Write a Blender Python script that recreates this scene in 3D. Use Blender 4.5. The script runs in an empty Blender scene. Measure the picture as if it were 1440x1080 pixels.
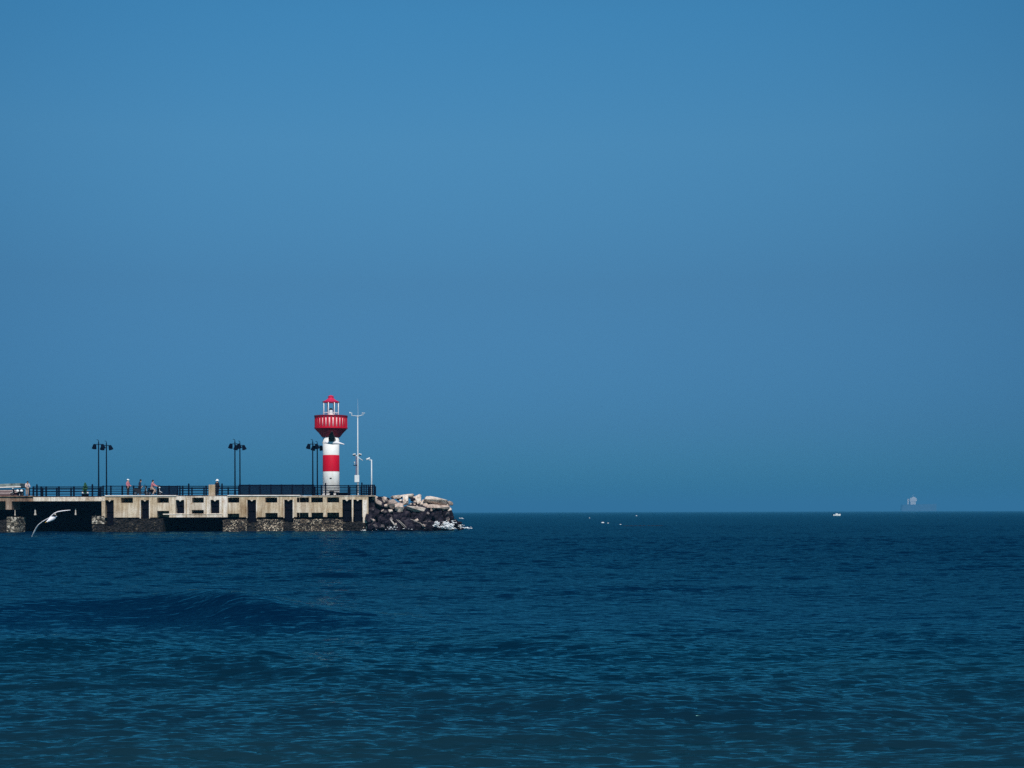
import bpy, bmesh, math, random
import numpy as np
from mathutils import Vector, Matrix, noise as mnoise

random.seed(7)
SC = bpy.context.scene
COL = SC.collection
R = math.radians

# ------------------------------------------------------------------ frame of reference
F = 2000.0            # focal length in photo pixels (1440 px wide photo)
H = 2.0               # eye height above the water
ROLL = 0.0028         # the horizon drops slightly to the left
A = R(4.0)            # the pier runs away from us a little towards its right end
CA, SA = math.cos(A), math.sin(A)
OY = 151.0
OX = (525 - 720) / F * OY


def hor(px):
    return 720 - ROLL * (px - 720)


def U(px, v=0.0):
    """distance along the pier at which photo column px meets the plane v metres behind its face"""
    k = (px - 720) / F
    ox, oy = OX - v * SA, OY + v * CA
    return (k * oy - ox) / (CA - k * SA)


def Z(px, py, v=0.0):
    y = OY + U(px, v) * SA + v * CA
    return H + (hor(px) - py) / F * y


def world(u, v, z=0.0):
    return Vector((OX + u * CA - v * SA, OY + u * SA + v * CA, z))


def at(px, py, d):
    return Vector(((px - 720) / F * d, d, H + (hor(px) - py) / F * d))


# ------------------------------------------------------------------ mesh helpers
class MB:
    def __init__(self):
        self.v, self.f, self.m = [], [], []

    def add(self, vs, fs, mat=0):
        b = len(self.v)
        self.v += [tuple(p) for p in vs]
        self.f += [tuple(i + b for i in f) for f in fs]
        self.m += [mat] * len(fs)
        return self

    def box(self, x0, x1, y0, y1, z0, z1, mat=0):
        vs = [(x0, y0, z0), (x1, y0, z0), (x1, y1, z0), (x0, y1, z0), (x0, y0, z1), (x1, y0, z1), (x1, y1, z1), (x0, y1, z1)]
        fs = [(3, 2, 1, 0), (4, 5, 6, 7), (0, 1, 5, 4), (1, 2, 6, 5), (2, 3, 7, 6), (3, 0, 4, 7)]
        return self.add(vs, fs, mat)

    def tube(self, pts, r, n=8, mat=0, closed=False):
        pts = [Vector(p) for p in pts]
        rs = r if isinstance(r, (list, tuple)) else [r] * len(pts)
        vs, fs = [], []
        m = len(pts)
        for i, p in enumerate(pts):
            a = pts[(i - 1) % m] if (i or closed) else p
            b = pts[(i + 1) % m] if (i < m - 1 or closed) else p
            t = (b - a).normalized()
            up = Vector((0, 0, 1)) if abs(t.z) < 0.9 else Vector((0, 1, 0))
            s = t.cross(up).normalized()
            w = s.cross(t)
            for k in range(n):
                q = 2 * math.pi * k / n
                vs.append(p + (s * math.cos(q) + w * math.sin(q)) * rs[i])
        seg = m if closed else m - 1
        for i in range(seg):
            j = (i + 1) % m
            for k in range(n):
                k2 = (k + 1) % n
                fs.append((i * n + k, i * n + k2, j * n + k2, j * n + k))
        if not closed:
            fs.append(tuple(range(n))[::-1])
            fs.append(tuple((m - 1) * n + k for k in range(n)))
        return self.add(vs, fs, mat)

    def lathe(self, prof, n=32, c=(0, 0, 0), mat=0, axis='z'):
        vs, fs = [], []
        for r, z in prof:
            for k in range(n):
                q = 2 * math.pi * k / n
                x, y, zz = r * math.cos(q), r * math.sin(q), z
                if axis == 'y':
                    x, y, zz = r * math.cos(q), z, r * math.sin(q)
                if axis == 'x':
                    x, y, zz = z, r * math.cos(q), r * math.sin(q)
                vs.append((x + c[0], y + c[1], zz + c[2]))
        for i in range(len(prof) - 1):
            for k in range(n):
                k2 = (k + 1) % n
                fs.append((i * n + k, i * n + k2, (i + 1) * n + k2, (i + 1) * n + k))
        fs.append(tuple(range(n))[::-1])
        fs.append(tuple((len(prof) - 1) * n + k for k in range(n)))
        return self.add(vs, fs, mat)

    def prism(self, poly, y0, y1, mat=0):
        """polygon in x,z extruded along y"""
        n = len(poly)
        vs = [(x, y0, z) for x, z in poly] + [(x, y1, z) for x, z in poly]
        fs = [tuple(range(n)), tuple(range(2 * n - 1, n - 1, -1))]
        for i in range(n):
            j = (i + 1) % n
            fs.append((i, i + n, j + n, j))
        return self.add(vs, fs, mat)

    def ball(self, c, r, n=10, mat=0):
        rx, ry, rz = r if isinstance(r, (list, tuple)) else (r, r, r)
        vs, fs = [], []
        k = n // 2
        for i in range(k + 1):
            t = math.pi * i / k
            s = max(math.sin(t), 0.02)
            for j in range(n):
                q = 2 * math.pi * j / n
                vs.append((c[0] + rx * s * math.cos(q), c[1] + ry * s * math.sin(q), c[2] + rz * math.cos(t)))
        for i in range(k):
            for j in range(n):
                j2 = (j + 1) % n
                fs.append((i * n + j, (i + 1) * n + j, (i + 1) * n + j2, i * n + j2))
        fs.append(tuple(range(n)))
        fs.append(tuple(k * n + j for j in range(n))[::-1])
        return self.add(vs, fs, mat)

    def build(self, name, mats, parent=None, smooth=False, bevel=0, loc=None, fix=True):
        me = bpy.data.meshes.new(name)
        me.from_pydata(self.v, [], self.f)
        mats = mats if isinstance(mats, (list, tuple)) else [mats]
        for m in mats:
            me.materials.append(m)
        me.polygons.foreach_set('material_index', self.m)
        if fix or bevel:
            bm = bmesh.new()
            bm.from_mesh(me)
            bmesh.ops.recalc_face_normals(bm, faces=bm.faces)
            if bevel:
                es = [e for e in bm.edges if len(e.link_faces) == 2 and e.calc_face_angle(0) > 0.6]
                bmesh.ops.bevel(bm, geom=es, offset=bevel, segments=1, affect='EDGES', clamp_overlap=True)
            bm.to_mesh(me)
            bm.free()
        if smooth:
            me.polygons.foreach_set('use_smooth', [True] * len(me.polygons))
        me.update()
        return link(name, me, parent, loc)


def link(name, me, parent=None, loc=None):
    o = bpy.data.objects.new(name, me)
    COL.objects.link(o)
    if parent:
        o.parent = parent
    if loc is not None:
        o.location = loc
    return o


def tag(o, label=None, cat=None, group=None, kind=None):
    if label:
        o['label'] = label
    if cat:
        o['category'] = cat
    if group:
        o['group'] = group
    if kind:
        o['kind'] = kind
    return o


def thing(name, label, cat, loc=(0, 0, 0), rz=0.0, group=None):
    o = bpy.data.objects.new(name, None)
    o.empty_display_size = 0.2
    COL.objects.link(o)
    o.location = loc
    o.rotation_euler = (0, 0, rz)
    return tag(o, label, cat, group)


def copy_tree(o, parent=None):
    c = o.copy()
    COL.objects.link(c)
    if parent:
        c.parent = parent
    for ch in list(o.children):
        copy_tree(ch, c)
    return c


def skin(verts, edges, radii, level=1, root=0):
    """grow a continuous surface round a skeleton and return it as a plain mesh"""
    me = bpy.data.meshes.new('skin_tmp')
    me.from_pydata([tuple(v) for v in verts], edges, [])
    o = bpy.data.objects.new('skin_tmp', me)
    COL.objects.link(o)
    md = o.modifiers.new('Skin', 'SKIN')
    md.use_smooth_shade = True
    if not me.skin_vertices:
        bm = bmesh.new()
        bm.from_mesh(me)
        bm.verts.layers.skin.verify()
        bm.to_mesh(me)
        bm.free()
    sv = me.skin_vertices[0].data
    for i, r in enumerate(radii):
        sv[i].radius = (r, r) if not isinstance(r, tuple) else r
        sv[i].use_root = (i == root)
    sub = o.modifiers.new('Sub', 'SUBSURF')
    sub.levels = sub.render_levels = level
    dg = bpy.context.evaluated_depsgraph_get()
    dg.update()
    out = bpy.data.meshes.new_from_object(o.evaluated_get(dg), depsgraph=dg)
    bpy.data.objects.remove(o)
    bpy.data.meshes.remove(me)
    out.polygons.foreach_set('use_smooth', [True] * len(out.polygons))
    return out


# ------------------------------------------------------------------ materials
def new_mat(name):
    m = bpy.data.materials.new(name)
    m.use_nodes = True
    nt = m.node_tree
    return m, nt, nt.nodes['Principled BSDF']


def node(nt, kind, **kw):
    n = nt.nodes.new(kind)
    for k, v in kw.items():
        setattr(n, k, v)
    return n


def ramp(nt, stops, fac=None, interp='LINEAR'):
    r = nt.nodes.new('ShaderNodeValToRGB')
    r.color_ramp.interpolation = interp
    e = r.color_ramp.elements
    while len(e) > 1:
        e.remove(e[-1])
    e[0].position = stops[0][0]
    e[0].color = (*stops[0][1], 1)
    for p, c in stops[1:]:
        x = e.new(p)
        x.color = (*c, 1)
    if fac is not None:
        nt.links.new(fac, r.inputs['Fac'])
    return r


def noise_tex(nt, scale, detail=4, rough=0.55, vec=None, stretch=None):
    n = nt.nodes.new('ShaderNodeTexNoise')
    n.inputs['Scale'].default_value = scale
    n.inputs['Detail'].default_value = detail
    n.inputs['Roughness'].default_value = rough
    if stretch:
        mp = nt.nodes.new('ShaderNodeMapping')
        mp.inputs['Scale'].default_value = stretch
        nt.links.new(vec, mp.inputs['Vector'])
        nt.links.new(mp.outputs['Vector'], n.inputs['Vector'])
    elif vec is not None:
        nt.links.new(vec, n.inputs['Vector'])
    return n


def mixc(nt, fac, a, b, mode='MIX'):
    n = nt.nodes.new('ShaderNodeMix')
    n.data_type = 'RGBA'
    n.blend_type = mode
    for s, v in ((0, fac), (6, a), (7, b)):
        if isinstance(v, (int, float)):
            n.inputs[s].default_value = v
        elif isinstance(v, tuple):
            n.inputs[s].default_value = (*v, 1)
        else:
            nt.links.new(v, n.inputs[s])
    return n.outputs[2]


def bump(nt, bsdf, height, strength=0.5, dist=0.05):
    b = nt.nodes.new('ShaderNodeBump')
    b.inputs['Strength'].default_value = strength
    b.inputs['Distance'].default_value = dist
    nt.links.new(height, b.inputs['Height'])
    nt.links.new(b.outputs['Normal'], bsdf.inputs['Normal'])
    return b


def paint(name, c, rough=0.5, metal=0.0, var=0.25, scale=3.0, dirt=None, bumpy=0.0, spec=0.25):
    """painted or plain surface with uneven tone and light wear"""
    m, nt, b = new_mat(name)
    tc = node(nt, 'ShaderNodeTexCoord')
    n = noise_tex(nt, scale, 5, 0.6, tc.outputs['Object'])
    d = dirt or tuple(x * (1 - var) for x in c)
    r = ramp(nt, [(0.3, d), (0.6, c), (0.8, tuple(min(1, x * (1 + var * 0.3)) for x in c))], n.outputs['Fac'])
    nt.links.new(r.outputs['Color'], b.inputs['Base Color'])
    b.inputs['Roughness'].default_value = rough
    b.inputs['Metallic'].default_value = metal
    b.inputs['Specular IOR Level'].default_value = spec
    if bumpy:
        bump(nt, b, n.outputs['Fac'], 0.6, bumpy)
    return m


def concrete(name, light, mid, dark, streak=0.6, speck=0.5):
    m, nt, b = new_mat(name)
    tc = node(nt, 'ShaderNodeTexCoord')
    o = tc.outputs['Object']
    n1 = noise_tex(nt, 0.35, 6, 0.62, o)
    base = ramp(nt, [(0.34, dark), (0.47, mid), (0.62, light)], n1.outputs['Fac']).outputs['Color']
    st = noise_tex(nt, 2.6, 5, 0.7, o, (1.0, 1.0, 0.12))
    s = ramp(nt, [(0.42, (0.42, 0.33, 0.25)), (0.58, (1, 1, 1))], st.outputs['Fac']).outputs['Color']
    c = mixc(nt, streak, base, s, 'MULTIPLY')
    n2 = noise_tex(nt, 9.0, 6, 0.75, o)
    s2 = ramp(nt, [(0.38, (0.22, 0.18, 0.16)), (0.5, (1, 1, 1)), (0.7, (1.12, 1.1, 1.08))], n2.outputs['Fac']).outputs['Color']
    c = mixc(nt, speck, c, s2, 'MULTIPLY')
    n3 = noise_tex(nt, 1.1, 4, 0.6, o)
    rust = ramp(nt, [(0.60, (0, 0, 0)), (0.70, (1, 1, 1))], n3.outputs['Fac']).outputs['Color']
    c = mixc(nt, rust, c, mixc(nt, 0.45, c, (0.34, 0.15, 0.06)))
    run = noise_tex(nt, 5.5, 4, 0.7, o, (1.0, 1.0, 0.06))
    rr_ = ramp(nt, [(0.60, (1, 1, 1)), (0.68, (0.30, 0.25, 0.22))], run.outputs['Fac']).outputs['Color']
    c = mixc(nt, 0.75, c, rr_, 'MULTIPLY')
    nt.links.new(c, b.inputs['Base Color'])
    b.inputs['Roughness'].default_value = 0.85
    b.inputs['Specular IOR Level'].default_value = 0.2
    bump(nt, b, n2.outputs['Fac'], 0.7, 0.06)
    return m


M = {}
M['concrete'] = concrete('weathered_concrete', (0.74, 0.64, 0.52), (0.60, 0.48, 0.34), (0.40, 0.28, 0.17))
M['pale_concrete'] = concrete('pale_concrete', (0.92, 0.86, 0.80), (0.80, 0.71, 0.61), (0.50, 0.39, 0.29), 0.5, 0.6)
M['brown_concrete'] = concrete('brown_concrete', (0.46, 0.36, 0.30), (0.34, 0.25, 0.19), (0.16, 0.10, 0.08), 0.7, 0.7)
M['coping'] = paint('white_coping', (0.82, 0.77, 0.74), 0.7, var=0.3, scale=1.4)
M['void'] = paint('shade_black_concrete', (0.006, 0.005, 0.012), 0.95, var=0.4, scale=2, spec=0.05)  # concrete coloured near-black to paint in the shade inside the openings
M['wheel_rim'] = paint('dark_rim', (0.05, 0.05, 0.06), 0.5, var=0.3)
M['rubber'] = paint('black_rubber', (0.004, 0.004, 0.009), 0.95, var=0.3, scale=4, spec=0.05)
M['navy'] = paint('dark_navy_steel', (0.0016, 0.0045, 0.017), 0.8, var=0.4, scale=2.5, spec=0.06)
M['white'] = paint('white_paint', (0.86, 0.84, 0.84), 0.45, var=0.10, scale=1.2)
M['red'] = paint('red_paint', (0.58, 0.002, 0.026), 0.55, var=0.16, scale=1.6)
def stained(name, c, stain):
    m, nt, b = new_mat(name)
    tc = node(nt, 'ShaderNodeTexCoord')
    o = tc.outputs['Object']
    n1 = noise_tex(nt, 1.3, 5, 0.6, o)
    base = ramp(nt, [(0.3, tuple(x * 0.88 for x in c)), (0.65, c)], n1.outputs['Fac']).outputs['Color']
    n2 = noise_tex(nt, 3.2, 5, 0.7, o, (1, 1, 0.10))
    f = ramp(nt, [(0.56, (0, 0, 0)), (0.74, (1, 1, 1))], n2.outputs['Fac']).outputs['Color']
    sf = mixc(nt, 0.5, (0, 0, 0), f)
    nt.links.new(mixc(nt, sf, base, stain), b.inputs['Base Color'])
    b.inputs['Roughness'].default_value = 0.6
    b.inputs['Specular IOR Level'].default_value = 0.2
    return m


M['tower_white'] = stained('weathered_white_tower', (0.90, 0.89, 0.88), (0.66, 0.58, 0.48))
M['tower_red'] = stained('weathered_red_band', (0.60, 0.002, 0.028), (0.36, 0.01, 0.03))
M['deep_red'] = paint('deep_red_and_shade', (0.20, 0.002, 0.020), 0.6, var=0.3, scale=1.6)  # on the bowl this darker red paints in the shade under the gallery
M['roof_red'] = paint('roof_red_paint', (0.66, 0.02, 0.09), 0.5, var=0.25, scale=4)
M['pink'] = paint('red_tinted_white', (0.95, 0.58, 0.63), 0.6, var=0.25, scale=2)  # white inner wall with red bleed from the slats put into its colour
M['galv'] = paint('galvanised_white', (0.66, 0.70, 0.73), 0.4, var=0.12, scale=2)
M['dark'] = paint('dark_glass', (0.02, 0.025, 0.03), 0.2, var=0.2)
M['rust_red'] = paint('rusty_ladder', (0.30, 0.10, 0.10), 0.7, var=0.4, scale=6)
M['skin'] = paint('skin', (0.52, 0.30, 0.21), 0.6, var=0.08, scale=8)
M['black_cloth'] = paint('black_cloth', (0.014, 0.014, 0.022), 0.9, var=0.3, scale=8)
M['navy_cloth'] = paint('navy_cloth', (0.018, 0.025, 0.06), 0.9, var=0.3, scale=8)
M['pink_cloth'] = paint('pink_cloth', (0.55, 0.20, 0.24), 0.9, var=0.35, scale=7)
M['pale_cloth'] = paint('pale_cloth', (0.60, 0.50, 0.50), 0.9, var=0.3, scale=7)
M['white_cloth'] = paint('white_cloth', (0.86, 0.86, 0.86), 0.9, var=0.1, scale=7)
M['red_cloth'] = paint('red_cloth', (0.38, 0.05, 0.07), 0.9, var=0.4, scale=7)
M['tan_cloth'] = paint('tan_cloth', (0.36, 0.27, 0.23), 0.9, var=0.3, scale=7)
M['hair'] = paint('dark_hair', (0.012, 0.010, 0.012), 0.6, var=0.3, scale=9)
M['pillar'] = concrete('tan_stone', (0.58, 0.48, 0.38), (0.47, 0.36, 0.24), (0.30, 0.21, 0.12), 0.3, 0.6)
M['leaf'] = paint('shrub_leaf', (0.07, 0.22, 0.10), 0.7, var=0.6, scale=5)
M['bark'] = paint('bark', (0.08, 0.055, 0.04), 0.9, var=0.4, scale=8)
M['tarp'] = paint('grey_canopy', (0.20, 0.25, 0.25), 0.85, var=0.6, scale=2.2, dirt=(0.05, 0.07, 0.07))
M['maroon'] = paint('maroon_paint', (0.11, 0.045, 0.055), 0.7, var=0.4, scale=3)
M['gull_white'] = paint('white_feathers', (0.82, 0.80, 0.84), 0.85, var=0.08, scale=12)
M['gull_shaded'] = paint('shaded_feathers', (0.10, 0.11, 0.12), 0.85, var=0.3, scale=12)  # dark tone paints the shade on the raised wings' undersides
M['beak'] = paint('yellow_beak', (0.55, 0.36, 0.05), 0.5, var=0.2)
M['hull_hazed'] = paint('hazed_hull', (0.10, 0.15, 0.24), 0.6, var=0.3, scale=0.05)  # lightened and blued: extra haze painted into the hull colour
M['ship_white'] = paint('ship_white', (0.85, 0.80, 0.80), 0.6, var=0.1, scale=0.05)
M['wood'] = paint('bleached_wood', (0.55, 0.50, 0.46), 0.9, var=0.4, scale=5)


def rock_mat(name, light, mid, dark, wet=0.85, bumpd=0.12):
    m, nt, b = new_mat(name)
    tc = node(nt, 'ShaderNodeTexCoord')
    oi = node(nt, 'ShaderNodeObjectInfo')
    add = node(nt, 'ShaderNodeVectorMath', operation='ADD')
    sc = node(nt, 'ShaderNodeVectorMath', operation='SCALE')
    nt.links.new(oi.outputs['Location'], sc.inputs[0])
    sc.inputs['Scale'].default_value = 1.7
    nt.links.new(tc.outputs['Object'], add.inputs[0])
    nt.links.new(sc.outputs['Vector'], add.inputs[1])
    n = noise_tex(nt, 1.9, 7, 0.68, add.outputs['Vector'])
    r = ramp(nt, [(0.33, dark), (0.48, mid), (0.66, light)], n.outputs['Fac'])
    v = ramp(nt, [(0, (0.62, 0.60, 0.60)), (1, (1.15, 1.1, 1.05))], oi.outputs['Random'])
    nt.links.new(mixc(nt, 1.0, r.outputs['Color'], v.outputs['Color'], 'MULTIPLY'), b.inputs['Base Color'])
    b.inputs['Roughness'].default_value = wet
    n2 = noise_tex(nt, 5.0, 8, 0.7, add.outputs['Vector'])
    bump(nt, b, n2.outputs['Fac'], 0.9, bumpd)
    return m


M['rock_pale'] = rock_mat('pale_rock', (0.93, 0.87, 0.81), (0.74, 0.64, 0.57), (0.28, 0.21, 0.18))
M['rock_pink'] = rock_mat('pinkish_rock', (0.78, 0.67, 0.61), (0.50, 0.40, 0.35), (0.12, 0.085, 0.075))
M['rock_dark'] = rock_mat('wet_dark_rock', (0.060, 0.050, 0.068), (0.008, 0.007, 0.016), (0.003, 0.0025, 0.008), 0.8)
M['rock_grey'] = rock_mat('grey_rock', (0.30, 0.27, 0.27), (0.13, 0.11, 0.12), (0.03, 0.025, 0.03))
for m_ in ('rock_dark',):
    M[m_].node_tree.nodes['Principled BSDF'].inputs['Specular IOR Level'].default_value = 0.15


def barnacle_mat(name, shell, mid, base, scale=7.0, cover=0.5):
    m, nt, b = new_mat(name)
    tc = node(nt, 'ShaderNodeTexCoord')
    o = tc.outputs['Object']
    vo = node(nt, 'ShaderNodeTexVoronoi')
    vo.inputs['Scale'].default_value = scale
    nt.links.new(o, vo.inputs['Vector'])
    n = noise_tex(nt, 0.9, 5, 0.7, o)
    sep = node(nt, 'ShaderNodeSeparateColor')
    nt.links.new(vo.outputs['Color'], sep.inputs['Color'])
    mul = node(nt, 'ShaderNodeMath', operation='MULTIPLY')
    nt.links.new(sep.outputs['Red'], mul.inputs[0])
    nt.links.new(n.outputs['Fac'], mul.inputs[1])
    r = ramp(nt, [(cover * 0.34, base), (cover * 0.62, mid), (cover * 0.95, shell)], mul.outputs['Value'])
    nt.links.new(r.outputs['Color'], b.inputs['Base Color'])
    b.inputs['Roughness'].default_value = 0.8
    bump(nt, b, vo.outputs['Distance'], 0.9, -0.12)
    return m


M['barnacle'] = barnacle_mat('barnacled_stone', (0.72, 0.60, 0.46), (0.12, 0.085, 0.055), (0.008, 0.006, 0.008), 10.0, 0.58)
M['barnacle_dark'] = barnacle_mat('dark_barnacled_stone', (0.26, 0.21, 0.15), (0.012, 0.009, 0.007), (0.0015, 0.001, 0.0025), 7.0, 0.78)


def sea_mat():
    m, nt, b = new_mat('sea_water')
    geo = node(nt, 'ShaderNodeNewGeometry')
    pos = geo.outputs['Position']
    sep = node(nt, 'ShaderNodeSeparateXYZ')
    nt.links.new(pos, sep.inputs['Vector'])
    # suspended sand makes the shallows near the beach greener; deeper water is blue
    mr = node(nt, 'ShaderNodeMapRange')
    mr.inputs['From Min'].default_value = 9.0
    mr.inputs['From Max'].default_value = 30.0
    nt.links.new(sep.outputs['Y'], mr.inputs['Value'])
    nd = noise_tex(nt, 0.10, 4, 0.6, pos)
    ad = node(nt, 'ShaderNodeMath', operation='MULTIPLY_ADD')
    nt.links.new(nd.outputs['Fac'], ad.inputs[0])
    ad.inputs[1].default_value = 0.5
    nt.links.new(mr.outputs['Result'], ad.inputs[2])
    r = ramp(nt, [(0.22, SHALLOW), (0.70, MIDSEA), (1.0, DEEP)], ad.outputs['Value'])
    # drifting patches of clearer and cloudier water
    pt = noise_tex(nt, 0.16, 4, 0.6, pos, (0.35, 1.0, 1))
    pr = ramp(nt, [(0.38, (0.45, 0.62, 0.80)), (0.62, (1.15, 1.2, 1.08))], pt.outputs['Fac'])
    body = mixc(nt, 0.30, r.outputs['Color'], pr.outputs['Color'], 'MULTIPLY')
    # wind ripples too small for the mesh
    hs = []
    for sc, st, w in ((13.0, (0.26, 1.25, 1), 0.060), (6.0, (0.26, 1.2, 1), 0.085), (2.0, (0.22, 1.2, 1), 0.085), (0.6, (0.25, 1.2, 1), 0.07)):
        n = noise_tex(nt, sc, 2, 0.5, pos, st)
        k = node(nt, 'ShaderNodeMath', operation='MULTIPLY')
        nt.links.new(n.outputs['Fac'], k.inputs[0])
        k.inputs[1].default_value = w
        hs.append(k.outputs['Value'])
    sm = hs[0]
    for h in hs[1:]:
        a = node(nt, 'ShaderNodeMath', operation='ADD')
        nt.links.new(sm, a.inputs[0])
        nt.links.new(h, a.inputs[1])
        sm = a.outputs['Value']
    bp = node(nt, 'ShaderNodeBump')
    bp.inputs['Strength'].default_value = 1.0
    bp.inputs['Distance'].default_value = BUMPD
    nt.links.new(sm, bp.inputs['Height'])
    nt.nodes.remove(b)
    df = node(nt, 'ShaderNodeBsdfDiffuse')
    gl = node(nt, 'ShaderNodeBsdfGlossy')
    fr = node(nt, 'ShaderNodeFresnel')
    fr.inputs['IOR'].default_value = 1.33
    nt.links.new(body, df.inputs['Color'])
    gl.inputs['Color'].default_value = (*GLOSS, 1)
    gl.inputs['Roughness'].default_value = 0.08
    up = node(nt, 'ShaderNodeCombineXYZ')       # light scattered back from inside the water does not follow the ripples
    up.inputs['Z'].default_value = 1.0
    nt.links.new(up.outputs['Vector'], df.inputs['Normal'])
    for q in (gl, fr):
        nt.links.new(bp.outputs['Normal'], q.inputs['Normal'])
    fm = node(nt, 'ShaderNodeMath', operation='MULTIPLY')
    nt.links.new(fr.outputs['Fac'], fm.inputs[0])
    # wavelets hide one another at a low angle, so rough water mirrors less there than a flat sheet
    si = node(nt, 'ShaderNodeSeparateXYZ')
    nt.links.new(geo.outputs['Incoming'], si.inputs['Vector'])
    gz = node(nt, 'ShaderNodeMapRange')
    gz.inputs['From Min'].default_value = 0.0
    gz.inputs['From Max'].default_value = 0.11
    gz.inputs['To Min'].default_value = FRES0
    gz.inputs['To Max'].default_value = FRES
    nt.links.new(si.outputs['Z'], gz.inputs['Value'])
    nt.links.new(gz.outputs['Result'], fm.inputs[1])
    mx_ = node(nt, 'ShaderNodeMixShader')
    nt.links.new(fm.outputs['Value'], mx_.inputs['Fac'])
    nt.links.new(df.outputs['BSDF'], mx_.inputs[1])
    nt.links.new(gl.outputs['BSDF'], mx_.inputs[2])
    nt.links.new(mx_.outputs['Shader'], nt.nodes['Material Output'].inputs['Surface'])
    return m


SHALLOW = (0.0095, 0.0390, 0.0590)
MIDSEA = (0.0011, 0.0205, 0.044)
DEEP = (0.0003, 0.0150, 0.046)
GLOSS = (0.34, 0.94, 0.95)      # rough water gives back less than a mirror and tints it blue
FRES, FRES0 = 0.84, 0.36
BUMPD = 0.55
M['sea'] = sea_mat()

# ------------------------------------------------------------------ sea
def build_sea():
    rng = np.random.default_rng(11)
    # rows close together near the beach, far apart towards the horizon
    s = np.concatenate([np.arange(152, 390, 0.62), np.geomspace(391, 1300, 60)])[::-1]
    d = np.concatenate([H * F / s, np.arange(26.45, 110, 0.125), np.arange(110.05, 200, 0.22), np.arange(200.2, 420, 0.45), np.geomspace(421, 34000, 110)])
    kin = np.arange(-0.46, 0.46, 0.0011)
    kout = np.geomspace(0.46, 4.0, 60)
    k = np.concatenate([-kout[::-1], kin[1:], kout])
    D, K = np.meshgrid(d.astype(np.float32), k.astype(np.float32), indexing='ij')
    X, Y = K * D, D
    zz = np.zeros_like(X)
    dx = np.zeros_like(X)
    dy = np.zeros_like(X)
    sp = np.gradient(d)[:, None] * 1.0
    spx = np.gradient(k)[None, :] * D
    sp = np.maximum(np.abs(sp), 0.001)
    n = 110
    tt = np.clip((D - 20.0) / 40.0, 0, 1).astype(np.float32)
    open_sea = tt * tt * (3 - 2 * tt)
    lam = np.geomspace(0.10, 9.0, n)
    for i in range(n):
        L = lam[i] * rng.uniform(0.9, 1.1)
        th = R(-90) + rng.normal(0, 0.25 if L < 1.2 else 0.45) + 0.05
        kk = 2 * math.pi / L
        kx, ky = kk * math.cos(th), kk * math.sin(th)
        if L < 1.2:
            st = 0.078 if L < 0.4 else 0.022
        elif L < 3:
            st = 0.010
        else:
            st = 0.008
        # longer chop builds up away from the sheltered shallows
        grow = 1.0 + open_sea * (2.0 if 0.4 <= L < 1 else 0.7 if L < 3 else 0.2)
        a = st / kk
        eff = np.maximum(sp * abs(math.sin(th)), spx * abs(math.cos(th)) * 0.9)
        w = np.clip((L / eff - 2.0) / 1.5, 0, 1).astype(np.float32)
        ph = np.float32(kx) * X + np.float32(ky) * Y + np.float32(rng.uniform(0, 6.28))
        # patchy wind: groups of ripples fade in and out
        env = np.float32(0.75) + np.float32(0.45) * np.sin(np.float32(0.13 * kx + 0.05 * ky) * X + np.float32(rng.uniform(0, 6.28))) * np.sin(np.float32(0.11 * ky) * Y + np.float32(rng.uniform(0, 6.28)))
        aw = np.float32(a) * w * env * grow
        zz += aw * np.cos(ph)
        sn = np.sin(ph) * aw * np.float32(0.75)
        dx -= sn * math.cos(th)
        dy -= sn * math.sin(th)
    # swells rolling in to the beach: (crest y at x0, x0, slant, height, half width near side, far side, x centre, x spread)
    for yc, x0, sl, h, wf, wb, xc, xs, p in (
            (26.6, -5.2, -0.38, 0.54, 1.05, 2.6, -5.4, 2.2, 1.9),
            (27.2, -9.0, 0.08, 0.34, 1.2, 2.4, -9.2, 2.2, 2.0),
            (24.0, -1.8, -0.35, 0.09, 0.7, 2.0, -1.4, 2.0, 2.0),
            (19.4, -6.6, -0.05, 0.26, 1.0, 1.8, -6.6, 2.6, 2.0),
            (17.3, -3.0, -0.10, 0.17, 0.75, 1.8, -3.0, 3.0, 2.0),
            (14.2, 0.6, 0.05, 0.14, 0.75, 1.5, 0.6, 3.2, 2.0),
            (23.0, 5.0, -0.16, 0.13, 0.9, 2.0, 5.0, 4.0, 2.0),
            (20.5, 0.5, -0.25, 0.10, 0.8, 1.6, 0.0, 2.5, 2.0),
            (12.0, -2.0, 0.05, 0.09, 0.7, 1.3, -1.5, 3.0, 2.0),
            (36.0, 4.0, 0.05, 0.18, 1.3, 3.0, 3.0, 6.0, 2.0),
            (44.0, -2.0, 0.03, 0.16, 1.5, 3.0, -2.0, 7.0, 2.0)):
        c = yc + sl * (X - x0) + 0.25 * np.sin(0.9 * X + yc) + 0.12 * np.sin(2.3 * X + 2 * yc)
        t = Y - c
        prof = np.where(t < 0, np.exp(-(t / wf) ** 2), np.exp(-(t / wb) ** 2))
        env = np.exp(-np.abs((X - xc) / xs) ** p)
        zz += h * prof * env
        dy -= 0.35 * h * prof * env
    far = np.clip((2500 - D) / 1500, 0, 1)
    zz *= far
    V = np.stack([X + dx * far, Y + dy * far, zz], -1).reshape(-1, 3)
    nr, nc = X.shape
    i = np.arange(nr - 1)[:, None] * nc + np.arange(nc - 1)[None, :]
    q = np.stack([i, i + 1, i + nc + 1, i + nc], -1).reshape(-1, 4)
    me = bpy.data.meshes.new('sea')
    me.vertices.add(len(V))
    me.vertices.foreach_set('co', V.astype(np.float32).ravel())
    me.loops.add(q.size)
    me.loops.foreach_set('vertex_index', q.astype(np.int32).ravel())
    me.polygons.add(len(q))
    me.polygons.foreach_set('loop_start', (np.arange(len(q)) * 4).astype(np.int32))
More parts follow.
